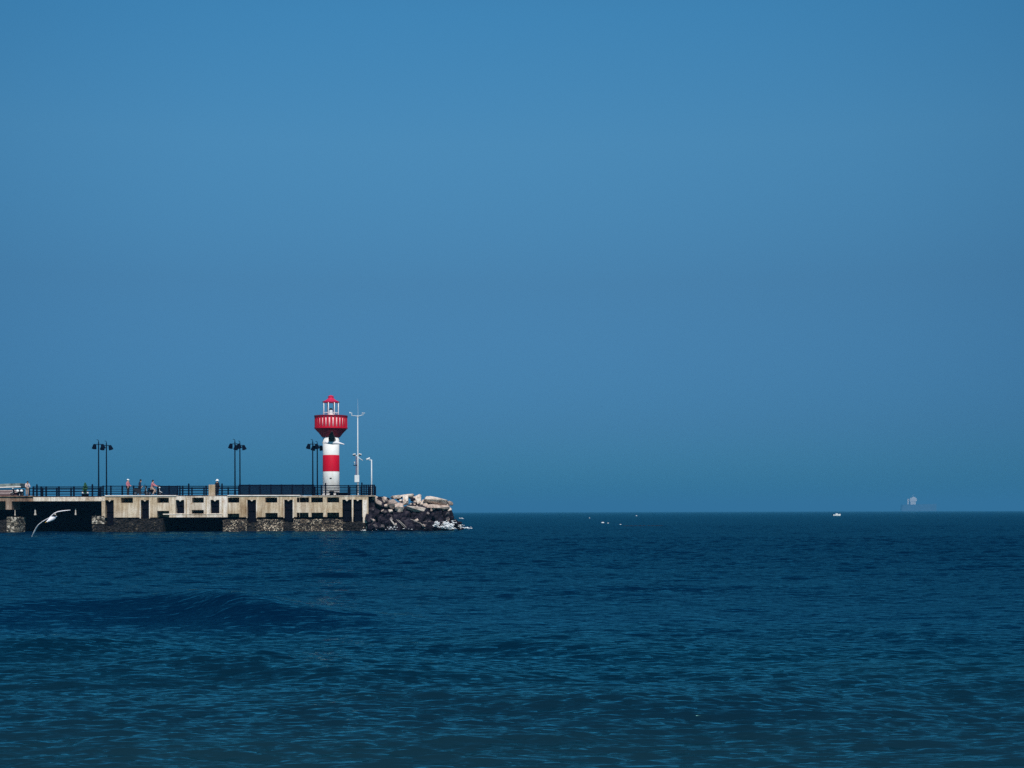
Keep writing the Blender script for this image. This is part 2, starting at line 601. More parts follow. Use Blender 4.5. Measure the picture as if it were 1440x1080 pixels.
    me.polygons.foreach_set('use_smooth', np.ones(len(q), dtype=bool))
    me.update(calc_edges=True)
    if me.polygons[len(q) // 2].normal.z < 0:
        me.flip_normals()
    me.materials.append(M['sea'])
    tag(link('sea', me), 'dark blue rippled sea stretching out to the horizon', None, None, 'structure')


build_sea()

# ------------------------------------------------------------------ the pier
pier = thing('concrete_pier', 'weathered concrete pier with dark openings running out to the rock pile', 'pier', world(0, 0, 0), A)
PW = 6.0          # width of the pier


def wall(name, mat, u0, u1, z0, z1, v0, holes, depth, back_mat=None, thick=None):
    """a wall panel with real rectangular openings that run back into it"""
    us = sorted(set([u0, u1] + [h[0] for h in holes] + [h[1] for h in holes]))
    zs = sorted(set([z0, z1] + [h[2] for h in holes] + [h[3] for h in holes]))
    us = [u for u in us if u0 <= u <= u1]
    zs = [z for z in zs if z0 <= z <= z1]
    mb = MB()

    def inside(u, z):
        for h in holes:
            if h[0] < u < h[1] and h[2] < z < h[3]:
                return True
        return False
    for a, b in zip(us, us[1:]):
        for c, d in zip(zs, zs[1:]):
            if not inside((a + b) / 2, (c + d) / 2):
                mb.add([(a, v0, c), (b, v0, c), (b, v0, d), (a, v0, d)], [(0, 1, 2, 3)])
    for (a, b, c, d) in holes:
        v1 = v0 + depth
        mb.add([(a, v0, c), (a, v1, c), (a, v1, d), (a, v0, d)], [(0, 1, 2, 3)])
        mb.add([(b, v0, c), (b, v0, d), (b, v1, d), (b, v1, c)], [(0, 1, 2, 3)])
        mb.add([(a, v0, d), (a, v1, d), (b, v1, d), (b, v0, d)], [(0, 1, 2, 3)])
        if c > z0 + 1e-4:
            mb.add([(a, v0, c), (b, v0, c), (b, v1, c), (a, v1, c)], [(0, 1, 2, 3)])
        mb.add([(a, v1, c), (b, v1, c), (b, v1, d), (a, v1, d)], [(0, 1, 2, 3)], 1 if back_mat else 0)
    # sides and underside of the block
    vb = v0 + (thick or depth + 0.05)
    mb.add([(u0, v0, z0), (u0, vb, z0), (u0, vb, z1), (u0, v0, z1)], [(3, 2, 1, 0)])
    mb.add([(u1, v0, z0), (u1, vb, z0), (u1, vb, z1), (u1, v0, z1)], [(0, 1, 2, 3)])
    cuts = sorted((h[0], h[1]) for h in holes if h[2] <= z0 + 1e-4)
    x = u0
    for a, b in cuts + [(u1, u1)]:
        if a > x:
            mb.add([(x, v0, z0), (a, v0, z0), (a, vb, z0), (x, vb, z0)], [(3, 2, 1, 0)])
        x = b
    return mb.build(name, [mat] + ([back_mat] if back_mat else []), pier, fix=False)


zt = lambda py, px=250: Z(px, py)
ZHI = zt(696.4)        # raised deck
ZLO = zt(698.6)        # low deck
ZBT = zt(727.5)        # bottom of the wall panels
ZWT, ZWB = zt(699.8), zt(707.0)    # upper windows
ZST = zt(703.0)        # top of the slots
ZLT = zt(718.3)        # top of lower windows

# wall panels between the big void on the left and the column by the rocks
def slot(a, b, py_bot):
    return (U(a), U(b), max(zt(py_bot), ZBT), ZST)


def win(a, b):
    return (U(a), U(b), ZWB, ZWT)


def low(a, b, py0=718.3, py1=727.5):
    z1 = zt(py1)
    return (U(a), U(b), ZBT if z1 < ZBT + 0.06 else z1, zt(py0))


# panel groups with their own tone of concrete
wall('wall', M['concrete'], U(143), U(247), ZBT, ZHI - 0.11, 0.0,
     [slot(148, 160, 740), win(170, 187), slot(197.5, 210, 740), win(221, 237.5), low(221, 238)], 3.2)
wall('wall', M['pale_concrete'], U(247.02), U(320), ZBT, ZLO, 0.004,
     [(U(247.1), U(259), zt(722), ZST), win(270, 286.5), low(269.5, 286.5, 717.2, 723.5), slot(296, 308.5, 722)], 3.2)
wall('wall', M['concrete'], U(320.02), U(421), ZBT, ZHI - 0.11, 0.0,
     [win(320.1, 336.5), low(320.1, 336.5, 722.5), slot(347.5, 360.5, 740), win(373, 390), low(373, 390.5, 721.6), slot(399.5, 412, 740),
      (U(417.4), U(420.9), ZWB, ZWT), (U(417.4), U(420.9), ZBT, zt(721.4))], 3.2)
wall('wall', M['concrete'], U(421.02), U(518), ZBT, ZLO, 0.004,
     [(U(421.1), U(434.5), ZWB, ZWT), (U(437.5), U(454), ZWB, ZWT), (U(460), U(477), ZWB, ZWT),
      (U(421.1), U(434), ZBT, zt(721.4)), (U(438), U(454.5), ZBT, zt(721.4)), (U(460), U(477), ZBT, zt(721.4)),
      (U(481.5), U(494.5), ZBT, ZST), (U(497), U(509.5), ZBT, ZST)], 3.2)
# column at the very left
wall('wall', M['brown_concrete'], U(-230), U(16.5), zt(716), ZLO + 0.02, 0.006,
     [(U(-40), U(8), zt(716), zt(704.2)), (U(-110), U(-50), zt(716), zt(704.2)), (U(-200), U(-120), zt(716), zt(704.2))], 3.2)

# deck slabs: lip visible on the face, deck running back
def slab(px0, px1, z0, z1, v0, mat, name='deck_slab', bev=0.02):
    return MB().box(U(px0), U(px1), v0, PW, z0, z1).build(name, mat, pier, bevel=bev)


slab(-230, 46.8, ZLO + 0.03, ZLO + 0.14, -0.16, M['brown_concrete'])
MB().box(U(16.6), U(46.8), 0.02, 0.5, zt(704.5), ZLO + 0.028).build('edge_beam', M['brown_concrete'], pier)
slab(46.9, 147.6, zt(704.6), ZLO, -0.03, M['pale_concrete'])
slab(147.7, 248, ZHI - 0.105, ZHI, -0.12, M['coping'], bev=0.012)
slab(248.1, 319.9, ZLO + 0.004, ZLO + 0.075, -0.02, M['pale_concrete'], bev=0.012)
slab(320, 421.5, ZHI - 0.105, ZHI, -0.12, M['coping'], bev=0.012)
slab(421.6, 528, ZLO + 0.004, ZLO + 0.085, -0.06, M['pale_concrete'], bev=0.012)

# shade-coloured back and side walls of the big opening on the left, and of the one under the middle panels
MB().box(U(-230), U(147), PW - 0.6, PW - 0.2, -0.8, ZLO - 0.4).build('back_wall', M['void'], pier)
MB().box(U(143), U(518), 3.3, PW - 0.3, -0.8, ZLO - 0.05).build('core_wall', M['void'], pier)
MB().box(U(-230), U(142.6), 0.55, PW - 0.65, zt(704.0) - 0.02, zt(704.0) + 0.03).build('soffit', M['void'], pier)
# pale stumps of the far piles in the dark opening
for px, t0, t1, w in ((35.3, 716.5, 724.8, 0.045), (63, 716, 724.2, 0.085), (90.3, 721.0, 724.0, 0.06), (118.3, 715.5, 724.0, 0.065)):
    c = U(px, 4.9)
    z0, z1 = Z(px, t1, 4.9), Z(px, t0, 4.9)
    MB().lathe([(w * 1.5, z0), (w * 1.3, z0 + 0.12), (w, z0 + 0.2), (w * 0.8, z1)], 8, (c, 1.0, 0)).build('pile_stump', M['wood'], pier)

# foot blocks beside the big opening
def rubble_block(px0, px1, z0, z1, v0, v1, mat, name='footing', amp=0.10, step=0.10, seed=0.0, slope=0.0):
    u0, u1 = U(px0), U(px1)
    nu = max(2, int((u1 - u0) / step))
    nz = max(2, int((z1 - z0) / step))
    nv = max(2, int((v1 - v0) / (step * 2)))
    vs, fs = [], []
    prof = [(v0, z0 + (z1 - z0) * j / nz) for j in range(nz + 1)] + [(v0 + (v1 - v0) * j / nv, z1) for j in range(1, nv + 1)]
    for i in range(nu + 1):
        u = u0 + (u1 - u0) * i / nu
        for (v, z) in prof:
            p = Vector((u * 2.3 + seed, v * 2.3, z * 2.3))
            q = Vector((u * 6.1 + seed, v * 6.1, z * 6.1))
            o = mnoise.fractal(p, 1.0, 2.0, 3) * amp + mnoise.noise(q) * amp * 0.6
            oz = mnoise.noise(p + Vector((7, 3, 1))) * amp
            ends = 0.0 if 0 < i < nu else 0.3
            vs.append((u + mnoise.noise(q + Vector((3, 9, 4))) * amp * 0.3 * (1 - ends), v - o - slope * (z1 - z), z + (oz if z > z0 + 0.01 else 0)))
    n = len(prof)
    for i in range(nu):
        for j in range(n - 1):
            fs.append((i * n + j, (i + 1) * n + j, (i + 1) * n + j + 1, i * n + j + 1))
    # end caps
    for i in (0, nu):
        b = len(vs)
        vs.append((u0 if i == 0 else u1, v1, z0))
        fs.append(tuple([i * n + j for j in range(n)] + [b]) if i else tuple([b] + [i * n + j for j in range(n)][::-1]))
    return MB().add(vs, fs).build(name, mat, pier, fix=False)


M['footing'] = barnacle_mat('footing_stone', (0.66, 0.60, 0.52), (0.20, 0.17, 0.13), (0.02, 0.018, 0.014), 6.0, 0.55)
rubble_block(9.5, 26.5, -0.5, zt(726.5), -0.05, 2.5, M['footing'], amp=0.06, seed=3)
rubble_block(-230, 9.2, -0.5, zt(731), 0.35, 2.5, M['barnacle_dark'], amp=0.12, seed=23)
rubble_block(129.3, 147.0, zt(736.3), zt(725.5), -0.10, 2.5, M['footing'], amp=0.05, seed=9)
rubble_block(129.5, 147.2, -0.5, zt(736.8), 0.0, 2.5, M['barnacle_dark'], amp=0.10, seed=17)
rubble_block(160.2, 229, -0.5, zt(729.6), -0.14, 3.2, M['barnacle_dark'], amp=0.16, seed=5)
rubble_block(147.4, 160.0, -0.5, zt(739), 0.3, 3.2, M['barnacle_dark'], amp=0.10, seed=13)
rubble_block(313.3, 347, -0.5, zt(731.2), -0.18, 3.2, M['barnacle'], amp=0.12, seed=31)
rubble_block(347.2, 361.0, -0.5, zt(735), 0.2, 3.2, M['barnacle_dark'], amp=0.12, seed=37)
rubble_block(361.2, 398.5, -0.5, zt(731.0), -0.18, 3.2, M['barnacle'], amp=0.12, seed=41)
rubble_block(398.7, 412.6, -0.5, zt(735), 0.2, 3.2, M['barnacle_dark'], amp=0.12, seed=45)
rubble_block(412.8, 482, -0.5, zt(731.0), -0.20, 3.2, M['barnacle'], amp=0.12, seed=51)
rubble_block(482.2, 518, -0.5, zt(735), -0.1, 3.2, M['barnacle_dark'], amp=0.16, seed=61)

# broken vertical ribs beside the slots, pale corbels hanging in the slot heads, thin post in the wide slot
for px in (154, 203.7, 253.2, 302.2, 354, 405.7, 488, 503):
    w = 4.2
    poly = [(U(px - w), ZST + 0.03), (U(px - w * 0.45), ZST - 0.03), (U(px), ZST - 0.17), (U(px + w * 0.4), ZST - 0.04), (U(px + w), ZST + 0.03)]
    MB().prism(poly, 0.012, 0.4).build('corbel', M['pale_concrete'], pier)
MB().box(U(494.9), U(496.6), -0.02, 0.3, 0.6, ZST + 0.02).build('post', M['pale_concrete'], pier, bevel=0.02)
MB().box(U(510.2), U(516.3), -0.03, 1.2, -0.4, ZST - 0.05).build('corner_column', M['pale_concrete'], pier, bevel=0.04)
for px in (197.2, 210.3, 347.2, 360.8, 399.2, 412.3):
    MB().box(U(px) - 0.05, U(px) + 0.05, -0.035, 0.2, zt(729), ZST + 0.02).build('slot_trim', M['pale_concrete'], pier, bevel=0.01)
for px in (262, 290, 313, 345, 364, 394, 163, 191, 214, 242):
    MB().box(U(px) - 0.07, U(px) + 0.07, -0.03, 0.12, ZBT + 0.05, ZWT + 0.05).build('buttress', M['concrete'], pier, bevel=0.015)
# ledge under the middle panels, dark fenders in the slots
MB().box(U(229), U(313), -0.05, 0.5, zt(723.8), zt(722.4)).build('ledge', M['pale_concrete'], pier, bevel=0.01)
for a, b, zb in ((148, 160, 738.5), (197.5, 210, 731), (247.5, 259, 722.2), (296, 308.5, 722.2), (347.5, 360.5, 737), (399.5, 412, 733), (481.5, 494, 734), (497.2, 509.5, 734)):
    x0, x1, z0 = U(a) + 0.10, U(b) - 0.10, zt(zb)
    mid = (z0 + ZST) / 2
    fb = MB().box(x0, x1, 0.35, 0.9, z0, mid - 0.05).box(x0, x1, 0.35, 0.9, mid + 0.05, ZST - 0.2).box(x0 - 0.05, x1 + 0.05, 0.45, 0.9, mid - 0.05, mid + 0.05)
    fb.build('fender', M['rubber'], pier, bevel=0.03)

# ------------------------------------------------------------------ railings
def railing(label, px0, px1, v, ztop, zbase, posts, nrails=5, tall=(), group='navy steel railings along the pier deck', rail=0.038, slats=None):
    u0, u1 = U(px0, v), U(px1, v)
    t = thing('railing', label, 'railing', world(u0, v, zbase), A, group)
    L = u1 - u0
    hgt = ztop - zbase
    pm = None
    for p in posts:
        x = U(p, v) - u0
        mb = MB().box(-0.075, 0.075, -0.075, 0.075, 0, hgt + (0.16 if p in tall else 0.03))
        if p in tall:
            mb.ball((0, 0, hgt + 0.2), 0.075, 8)
        mb.build('post', M['navy'], t, loc=(x, 0, 0), bevel=0.0)
    for i in range(nrails):
        z = hgt - (hgt - 0.10) * i / max(1, nrails - 1) - rail
        r = rail * (1.35 if i == 0 else 1.0)
        MB().tube([(0, 0, z), (L, 0, z)], r, 6).build('rail', M['navy'], t, smooth=True)
    if slats:
        for k in range(slats):
            z = 0.06 + (hgt - 0.12) * (k + 0.5) / slats
            hh = (hgt - 0.12) / slats * 0.46
            MB().box(0.02, L - 0.02, -0.03, 0.03, z - hh, z + hh).build('slat', M['navy'], t)
    return t


DLO, DHI = ZLO + 0.08, ZHI
zr = lambda py, px=250: Z(px, py)
railing('open navy railing with five rails beside the shrub, left of the lamp pair', 46, 146, 0.25, zr(684.2, 100), ZLO,
        [47, 52, 58, 65, 83, 104, 130, 142], tall=(52, 130))
railing('navy railing behind the standing person and the scooters', 144, 226, 4.6, zr(682.0, 190), ZHI,
        [145, 156, 172, 188, 205, 222], nrails=6)
railing('short solid navy fence panel behind the motorbike', 224, 251, 4.2, zr(682.2, 240), ZHI,
        [224.5, 238, 250], nrails=2, slats=8)
railing('open navy railing with five rails beside the tan stone block', 251, 337, 0.3, zr(683.2, 300), DLO,
        [253, 257, 265.5, 290, 312.3, 336], tall=(265.5, 312.3))
railing('long solid navy fence panel left of the lighthouse', 336.5, 441, 1.6, zr(681.2, 390), ZHI,
        [337, 351, 366, 381, 396, 411, 426, 440.5], nrails=2, slats=9)
railing('open navy railing at the foot of the lighthouse', 440, 509, 0.3, zr(682.2, 480), DLO,
        [441, 452, 458, 490, 502], tall=(458,))
railing('narrow navy railing at the pier end under the camera pole', 508.5, 527, 0.35, zr(681.8, 515), DLO,
        [509, 512, 515, 518, 521, 524, 526.5], nrails=6, tall=(509,))
railing('navy railing along the far edge behind the lighthouse', 442, 529, 5.5, zr(683.0, 480), DLO,
        [443, 460, 476, 492, 508, 520, 528], nrails=5)
railing('navy railing along the far edge behind the shrub', 40, 146, 5.5, zr(685.0, 90), ZLO,
        [41, 60, 80, 100, 120, 140], nrails=4)
railing('navy railing along the far edge behind the person in the sun hat', 252, 337, 5.5, zr(684.2, 300), DLO,
        [253, 270, 287, 304, 321, 336], nrails=4)

# ------------------------------------------------------------------ lamp pairs
def make_lamp():
    t = thing('street_lamp', 'x', 'street lamp', (0, 0, 0), A, 'navy twin-head lamps standing in pairs on the pier')
    HT = 5.75
    MB().lathe([(0.16, 0), (0.16, 0.05), (0.11, 0.08), (0.10, 0.5), (0.075, 0.56)], 12).build('base', M['navy'], t, smooth=False)
    MB().tube([(0, 0, 0.5), (0, 0, 3), (0, 0, HT - 0.2), (0, 0, HT)], [0.078, 0.068, 0.060, 0.035], 10).build('pole', M['navy'], t, smooth=True)
    MB().tube([(0, 0, HT), (-0.03, 0, HT + 0.10), (-0.12, 0, HT + 0.15), (-0.2, 0, HT + 0.13)], [0.035, 0.03, 0.028, 0.02], 8).build('finial', M['navy'], t, smooth=True)
    MB().tube([(-0.42, 0, HT - 0.40), (-0.2, 0, HT - 0.32), (0, 0, HT - 0.36), (0.2, 0, HT - 0.32), (0.42, 0, HT - 0.40)], 0.035, 8).build('crossarm', M['navy'], t, smooth=True)
    for s in (-1, 1):
        h = MB()
        h.lathe([(0.06, 0.20), (0.15, 0.16), (0.19, -0.02), (0.24, -0.24), (0.25, -0.30)], 12)
        hd = h.build('lamp_head', M['navy'], t, loc=(s * 0.42, 0, HT - 0.5))
        hd.rotation_euler = (R(18), s * R(-14), 0)
        MB().lathe([(0.21, -0.302), (0.12, -0.33)], 12).build('lens', M['galv'], hd)
    return t


lamp0 = make_lamp()
lamp_spots = [
    (138.9, 618.6, 0.9, ZHI - 0.05, 'left lamp of the pair nearest the green shrub'),
    (149.9, 620.3, 4.6, ZHI, 'right lamp of the pair nearest the green shrub, rising behind the railing'),
    (330.6, 618.0, 0.9, ZHI, 'left lamp of the middle pair, left end of the solid fence'),
    (337.6, 620.2, 4.9, ZHI, 'right lamp of the middle pair, rising from the solid fence'),
    (440.0, 618.2, 0.9, ZLO, 'left lamp of the pair beside the lighthouse'),
    (446.4, 620.8, 4.9, ZLO, 'lamp closest to the white lighthouse tower, right one of its pair'),
]
for i, (px, pt, v, zb, lb) in enumerate(lamp_spots):
    o = lamp0 if i == 0 else copy_tree(lamp0)
    o.location = world(U(px, v), v, zb)
    s = (Z(px, pt, v) - zb) / 5.88
    o.scale = (1, 1, s)
    o['label'] = 'navy twin-head lamp, ' + lb
    o.rotation_euler = (0, 0, A + random.uniform(-0.12, 0.12))

# ------------------------------------------------------------------ lighthouse
LV = 2.6
lx = 465.8
lz = lambda py: Z(lx, py, LV) - ZLO
mpp = (OY + U(lx, LV) * SA + LV * CA) / F
lh = thing('lighthouse', 'small red and white banded lighthouse with a red gallery near the pier end', 'lighthouse', world(U(lx, LV), LV, ZLO), A)
rt = 11.7 * mpp
MB().lathe([(rt + 0.18, 0), (rt + 0.18, 0.22), (rt + 0.03, 0.26)], 48).build('plinth', M['white'], lh)
MB().lathe([(rt, 0.2), (rt, lz(663.2)), (rt * 0.985, lz(640)), (rt * 0.985, lz(614.5))], 56).build('tower', M['tower_white'], lh, smooth=True)
MB().lathe([(rt + 0.005, lz(663.2)), (rt + 0.008, lz(663.0)), (rt * 0.985 + 0.008, lz(640.3)), (rt * 0.985, lz(640.1))], 56).build('red_band', M['tower_red'], lh, smooth=True)
# bowl under the gallery, its underside shade put into the darker red
rg = 23.0 * mpp
MB().lathe([(rt * 0.98, lz(615.2)), (rt * 1.12, lz(614.2)), (rt * 1.22, lz(612.6)), (rt * 1.45, lz(609)), (rt * 1.72, lz(606.0)), (rg * 0.985, lz(602.9)), (rg * 0.985, lz(602.4))], 56).build('bowl', M['deep_red'], lh, smooth=True)
MB().lathe([(rg, lz(603.2)), (rg + 0.02, lz(602.8)), (rg + 0.02, lz(601.2)), (rg - 0.05, lz(601.0))], 56).build('gallery_floor_ring', M['red'], lh)
MB().lathe([(rg - 0.10, lz(601.3)), (rg - 0.10, lz(586.0))], 56).build('gallery_wall', M['pink'], lh, smooth=True)
top = MB()
n = 56
vs, fs = [], []
pr = [(rg - 0.22, lz(586.6)), (rg + 0.03, lz(586.6)), (rg + 0.03, lz(584.6)), (rg - 0.22, lz(584.6))]
for r_, z_ in pr:
    for k in range(n):
        q = 2 * math.pi * k / n
        vs.append((r_ * math.cos(q), r_ * math.sin(q), z_))
for i in range(4):
    for k in range(n):
        fs.append((i * n + k, i * n + (k + 1) % n, ((i + 1) % 4) * n + (k + 1) % n, ((i + 1) % 4) * n + k))
top.add(vs, fs).build('gallery_rail', M['deep_red'], lh)
NS = 28
sm = None
for k in range(NS):
    q = 2 * math.pi * (k + 0.35) / NS
    wv = 0.115
    mb = MB().box(-0.05, 0.03, -wv, wv, lz(601.2), lz(586.4))
    sl = mb.build('gallery_slat', M['red'], lh, bevel=0.012) if sm is None else link('gallery_slat', sm, lh)
    sm = sm or sl.data
    sl.location = ((rg - 0.04) * math.cos(q), (rg - 0.04) * math.sin(q), 0)
    sl.rotation_euler = (0, 0, q)
MB().lathe([(rg - 0.2, lz(586.2)), (0.02, lz(586.0))], 40).build('gallery_floor', M['deep_red'], lh)
# lantern room
rl = 11.0 * mpp
for k in range(8):
    q = 2 * math.pi * (k + 0.5) / 8 + 0.12
    MB().tube([(0, 0, lz(586)), (0, 0, lz(565.2))], 0.045, 8).build('lantern_post', M['white'], lh, smooth=True, loc=(rl * math.cos(q), rl * math.sin(q), 0))
MB().tube([(rl * math.cos(2 * math.pi * k / 32), rl * math.sin(2 * math.pi * k / 32), lz(580.6)) for k in range(32)], 0.03, 6, closed=True).build('lantern_hoop', M['white'], lh, smooth=True)
MB().lathe([(0.42, lz(586)), (0.42, lz(582.0)), (0.30, lz(581.6))], 20).build('lamp_pedestal', M['white'], lh)
MB().lathe([(0.10, lz(581.8)), (0.17, lz(581)), (0.19, lz(578.5)), (0.16, lz(576.8)), (0.1, lz(576.5))], 16).build('lamp_lens', M['galv'], lh, smooth=True)
MB().lathe([(0.17, lz(576.6)), (0.19, lz(575.5)), (0.12, lz(574.2)), (0.02, lz(573.8))], 16).build('lamp_cap', M['dark'], lh, smooth=True)
MB().lathe([(rl + 0.06, lz(566.2)), (rl + 0.09, lz(565.0)), (rl * 0.72, lz(563.2)), (rl * 0.46, lz(561.2)), (rl * 0.36, lz(560.0)), (rl * 0.34, lz(558.2)), (rl * 0.36, lz(558.0))], 24).build('roof', M['roof_red'], lh)
MB().lathe([(rl * 0.40, lz(558.2)), (rl * 0.40, lz(557.6)), (rl * 0.2, lz(556.3)), (0.02, lz(555.6))], 20).build('roof_cap', M['roof_red'], lh)
# small dark window facing us, door at the far side
wz = lz(673)
MB().box(-0.11, 0.11, -rt - 0.02, -rt + 0.1, wz - 0.07, wz + 0.07).build('window', M['dark'], lh, bevel=0.01)
MB().box(-0.45, 0.45, rt - 0.12, rt + 0.03, 0.25, 2.2).build('door', M['deep_red'], lh, bevel=0.02)

# dark gear lying at the foot of the tower
def bollard(px, v, w, h, label):
    t = thing('mooring_bollard', label, 'bollard', world(U(px, v), v, DLO), A, 'black mooring bollards at the lighthouse foot')
    MB().lathe([(w * 0.75, 0), (w * 0.7, 0.06), (w * 0.45, 0.12), (w * 0.42, h * 0.55), (w * 0.62, h * 0.75), (w * 0.6, h * 0.92), (w * 0.3, h)], 16).build('post', M['rubber'], t, smooth=True)
    MB().lathe([(w * 0.95, 0), (w * 0.95, 0.04)], 16).build('base', M['rubber'], t)


bollard(466.5, 1.0, 0.48, 0.52, 'stout black mooring bollard right in front of the white tower')
bollard(474.5, 1.3, 0.34, 0.40, 'smaller black mooring bollard just right of the stout one')
for i, (px, v, r) in enumerate(((481, 1.0, 0.33), (487.5, 1.2, 0.28))):
    t = MB()
    pts = []
    for k in range(90):
        q = 2 * math.pi * k / 18
        rr = r * (0.95 - 0.12 * math.sin(k * 0.35))
        pts.append((rr * math.cos(q), rr * math.sin(q), 0.03 + 0.055 * (k / 18)))
    o = t.tube(pts, 0.035, 6).build('rope_coil', M['rubber'], None, smooth=True, loc=world(U(px, v), v, DLO))
    tag(o, ['large dark rope coil right of the black bollards', 'small dark rope coil nearest the weather mast'][i], 'rope coil', 'dark rope coils at the lighthouse foot')

# ------------------------------------------------------------------ weather mast and camera pole
MV = 2.2
mx = 503.4
mz = lambda py: Z(mx, py, MV) - ZLO
mast = thing('weather_mast', 'tall white weather mast with anemometer arm and control box', 'mast', world(U(mx, MV), MV, ZLO), A)
P = mpp
MB().lathe([(0.16, 0), (0.16, 0.04), (0.09, 0.08), (0.085, 0.4)], 12).build('base', M['galv'], mast)
MB().tube([(0, 0, 0.1), (0, 0, mz(640)), (0, 0, mz(638)), (0, 0, mz(585.6))], [0.085, 0.08, 0.062, 0.05], 10).build('pole', M['galv'], mast, smooth=True)
MB().tube([(-8.2 * P, 0, mz(584.6)), (-2 * P, 0, mz(584.8)), (0, 0, mz(585.6)), (2 * P, 0, mz(584.8)), (7.8 * P, 0, mz(583.2))], 0.035, 8).build('crossarm', M['galv'], mast, smooth=True)
MB().lathe([(0.06, mz(586.8)), (0.12, mz(585.8)), (0.10, mz(584.6)), (0.03, mz(584.2))], 12).build('hub', M['galv'], mast)
# wind vane on the left end, cup anemometer on the right end
wv = MB().tube([(-8.2 * P, 0, mz(584.8)), (-8.3 * P, 0, mz(581.5))], 0.035, 6)
wv.tube([(-7.6 * P, 0, mz(581.2)), (-10.8 * P, 0, mz(580.2))], 0.03, 6)
wv.box(-11.6 * P, -10.2 * P, -0.012, 0.012, mz(581.2), mz(579.4))
wv.build('wind_vane', M['galv'], mast)
an = MB().tube([(7.8 * P, 0, mz(583.4)), (7.8 * P, 0, mz(580.8))], 0.028, 6)
for k in range(3):
    q = 2 * math.pi * k / 3 + 0.4
    c = (7.8 * P + 0.15 * math.cos(q), 0.15 * math.sin(q), mz(580.9))
    an.tube([(7.8 * P, 0, mz(580.9)), c], 0.012, 5).ball(c, 0.055, 8)
an.build('anemometer', M['galv'], mast)
MB().tube([(0.04, 0, mz(584.8)), (0.02, 0, mz(572)), (0.0, 0, mz(561))], [0.014, 0.011, 0.006], 5).build('whip_antenna', M['galv'], mast)
MB().tube([(-4.8 * P, 0, mz(640.8)), (0, 0, mz(641.2)), (3.0 * P, 0, mz(640.6))], 0.04, 8).build('lamp_bracket', M['galv'], mast)
for x, pyc, s in ((-4.9 * P, 639.4, -1), (3.1 * P, 639.2, 1)):
    h = MB().box(-0.16, 0.16, -0.10, 0.10, -0.09, 0.09)
    f = h.build('floodlight', M['galv'], mast, bevel=0.03, loc=(x, -0.05, mz(pyc)))
    f.rotation_euler = (R(25), s * R(12), 0)
    MB().box(-0.13, 0.13, -0.112, -0.102, -0.07, 0.07).build('lens', M['dark'], f)
MB().tube([(0.05, 0, mz(643.2)), (3.2 * P, 0, mz(645)), (7.0 * P, 0, mz(647.6))], 0.04, 8).build('stay_arm', M['galv'], mast, smooth=True)
ld = MB()
for x in (-2.6 * P, -1.2 * P):
    ld.tube([(x, 0, mz(668)), (x, 0, mz(641.5))], 0.018, 6)
for k in range(13):
    z = mz(667 - k * 2)
    ld.tube([(-2.6 * P, 0, z), (-1.2 * P, 0, z)], 0.016, 5)
ld.build('cable_ladder', M['rust_red'], mast)
MB().box(-6.2 * P, -1.2 * P, -0.03, 0.06, mz(654.8), mz(653.6)).build('sensor_arm', M['navy'], mast)
MB().ball((-4.6 * P, 0, mz(650.2)), 0.075, 10).build('sensor_ball', M['galv'], mast, smooth=True)
MB().tube([(-4.6 * P, 0, mz(653.8)), (-4.6 * P, 0, mz(650.8))], 0.02, 6).build('sensor_stem', M['galv'], mast)
MB().box(-4.6 * P, 2.0 * P, -0.16, -0.085, mz(678.2), mz(668.2)).build('control_box', M['galv'], mast, bevel=0.02)

cx = 522.7
cz = lambda py: Z(cx, py, 2.6) - ZLO
cam_pole = thing('camera_pole', 'slim white camera pole at the pier end, right of the weather mast', 'pole', world(U(cx, 2.6), 2.6, ZLO), A)
MB().tube([(0, 0, 0), (0, 0, cz(646.6))], [0.075, 0.06], 10).build('pole', M['galv'], cam_pole, smooth=True)
MB().lathe([(0.14, 0), (0.14, 0.05), (0.08, 0.09)], 12).build('base', M['galv'], cam_pole)
MB().tube([(0, 0, cz(646.8)), (-3.6 * P, 0, cz(647.0))], 0.045, 8).build('arm', M['galv'], cam_pole, smooth=True)
hd = MB().tube([(0.22, 0, 0.02), (-0.18, 0, 0)], [0.10, 0.085], 10).tube([(-0.18, 0, 0), (-0.2, 0, 0)], [0.1, 0.1], 10)
o = hd.build('camera_head', M['galv'], cam_pole, loc=(-5.0 * P, -0.05, cz(645.4)))
o.rotation_euler = (0, R(-18), R(20))

# ------------------------------------------------------------------ tan stone block
blk = thing('stone_block', 'tan stone block standing at the deck edge next to the sun-hatted person', 'block', world(U(298.5, 0.55), 0.55, DLO), A)
wb = 4.4 * mpp
MB().box(-wb, wb, -wb, wb, 0.05, Z(298, 681.6, 0.55) - DLO).build('body', M['pillar'], blk, bevel=0.04)
MB().box(-wb - 0.05, wb + 0.05, -wb - 0.05, wb + 0.05, 0, 0.05).build('base', M['pillar'], blk, bevel=0.01)

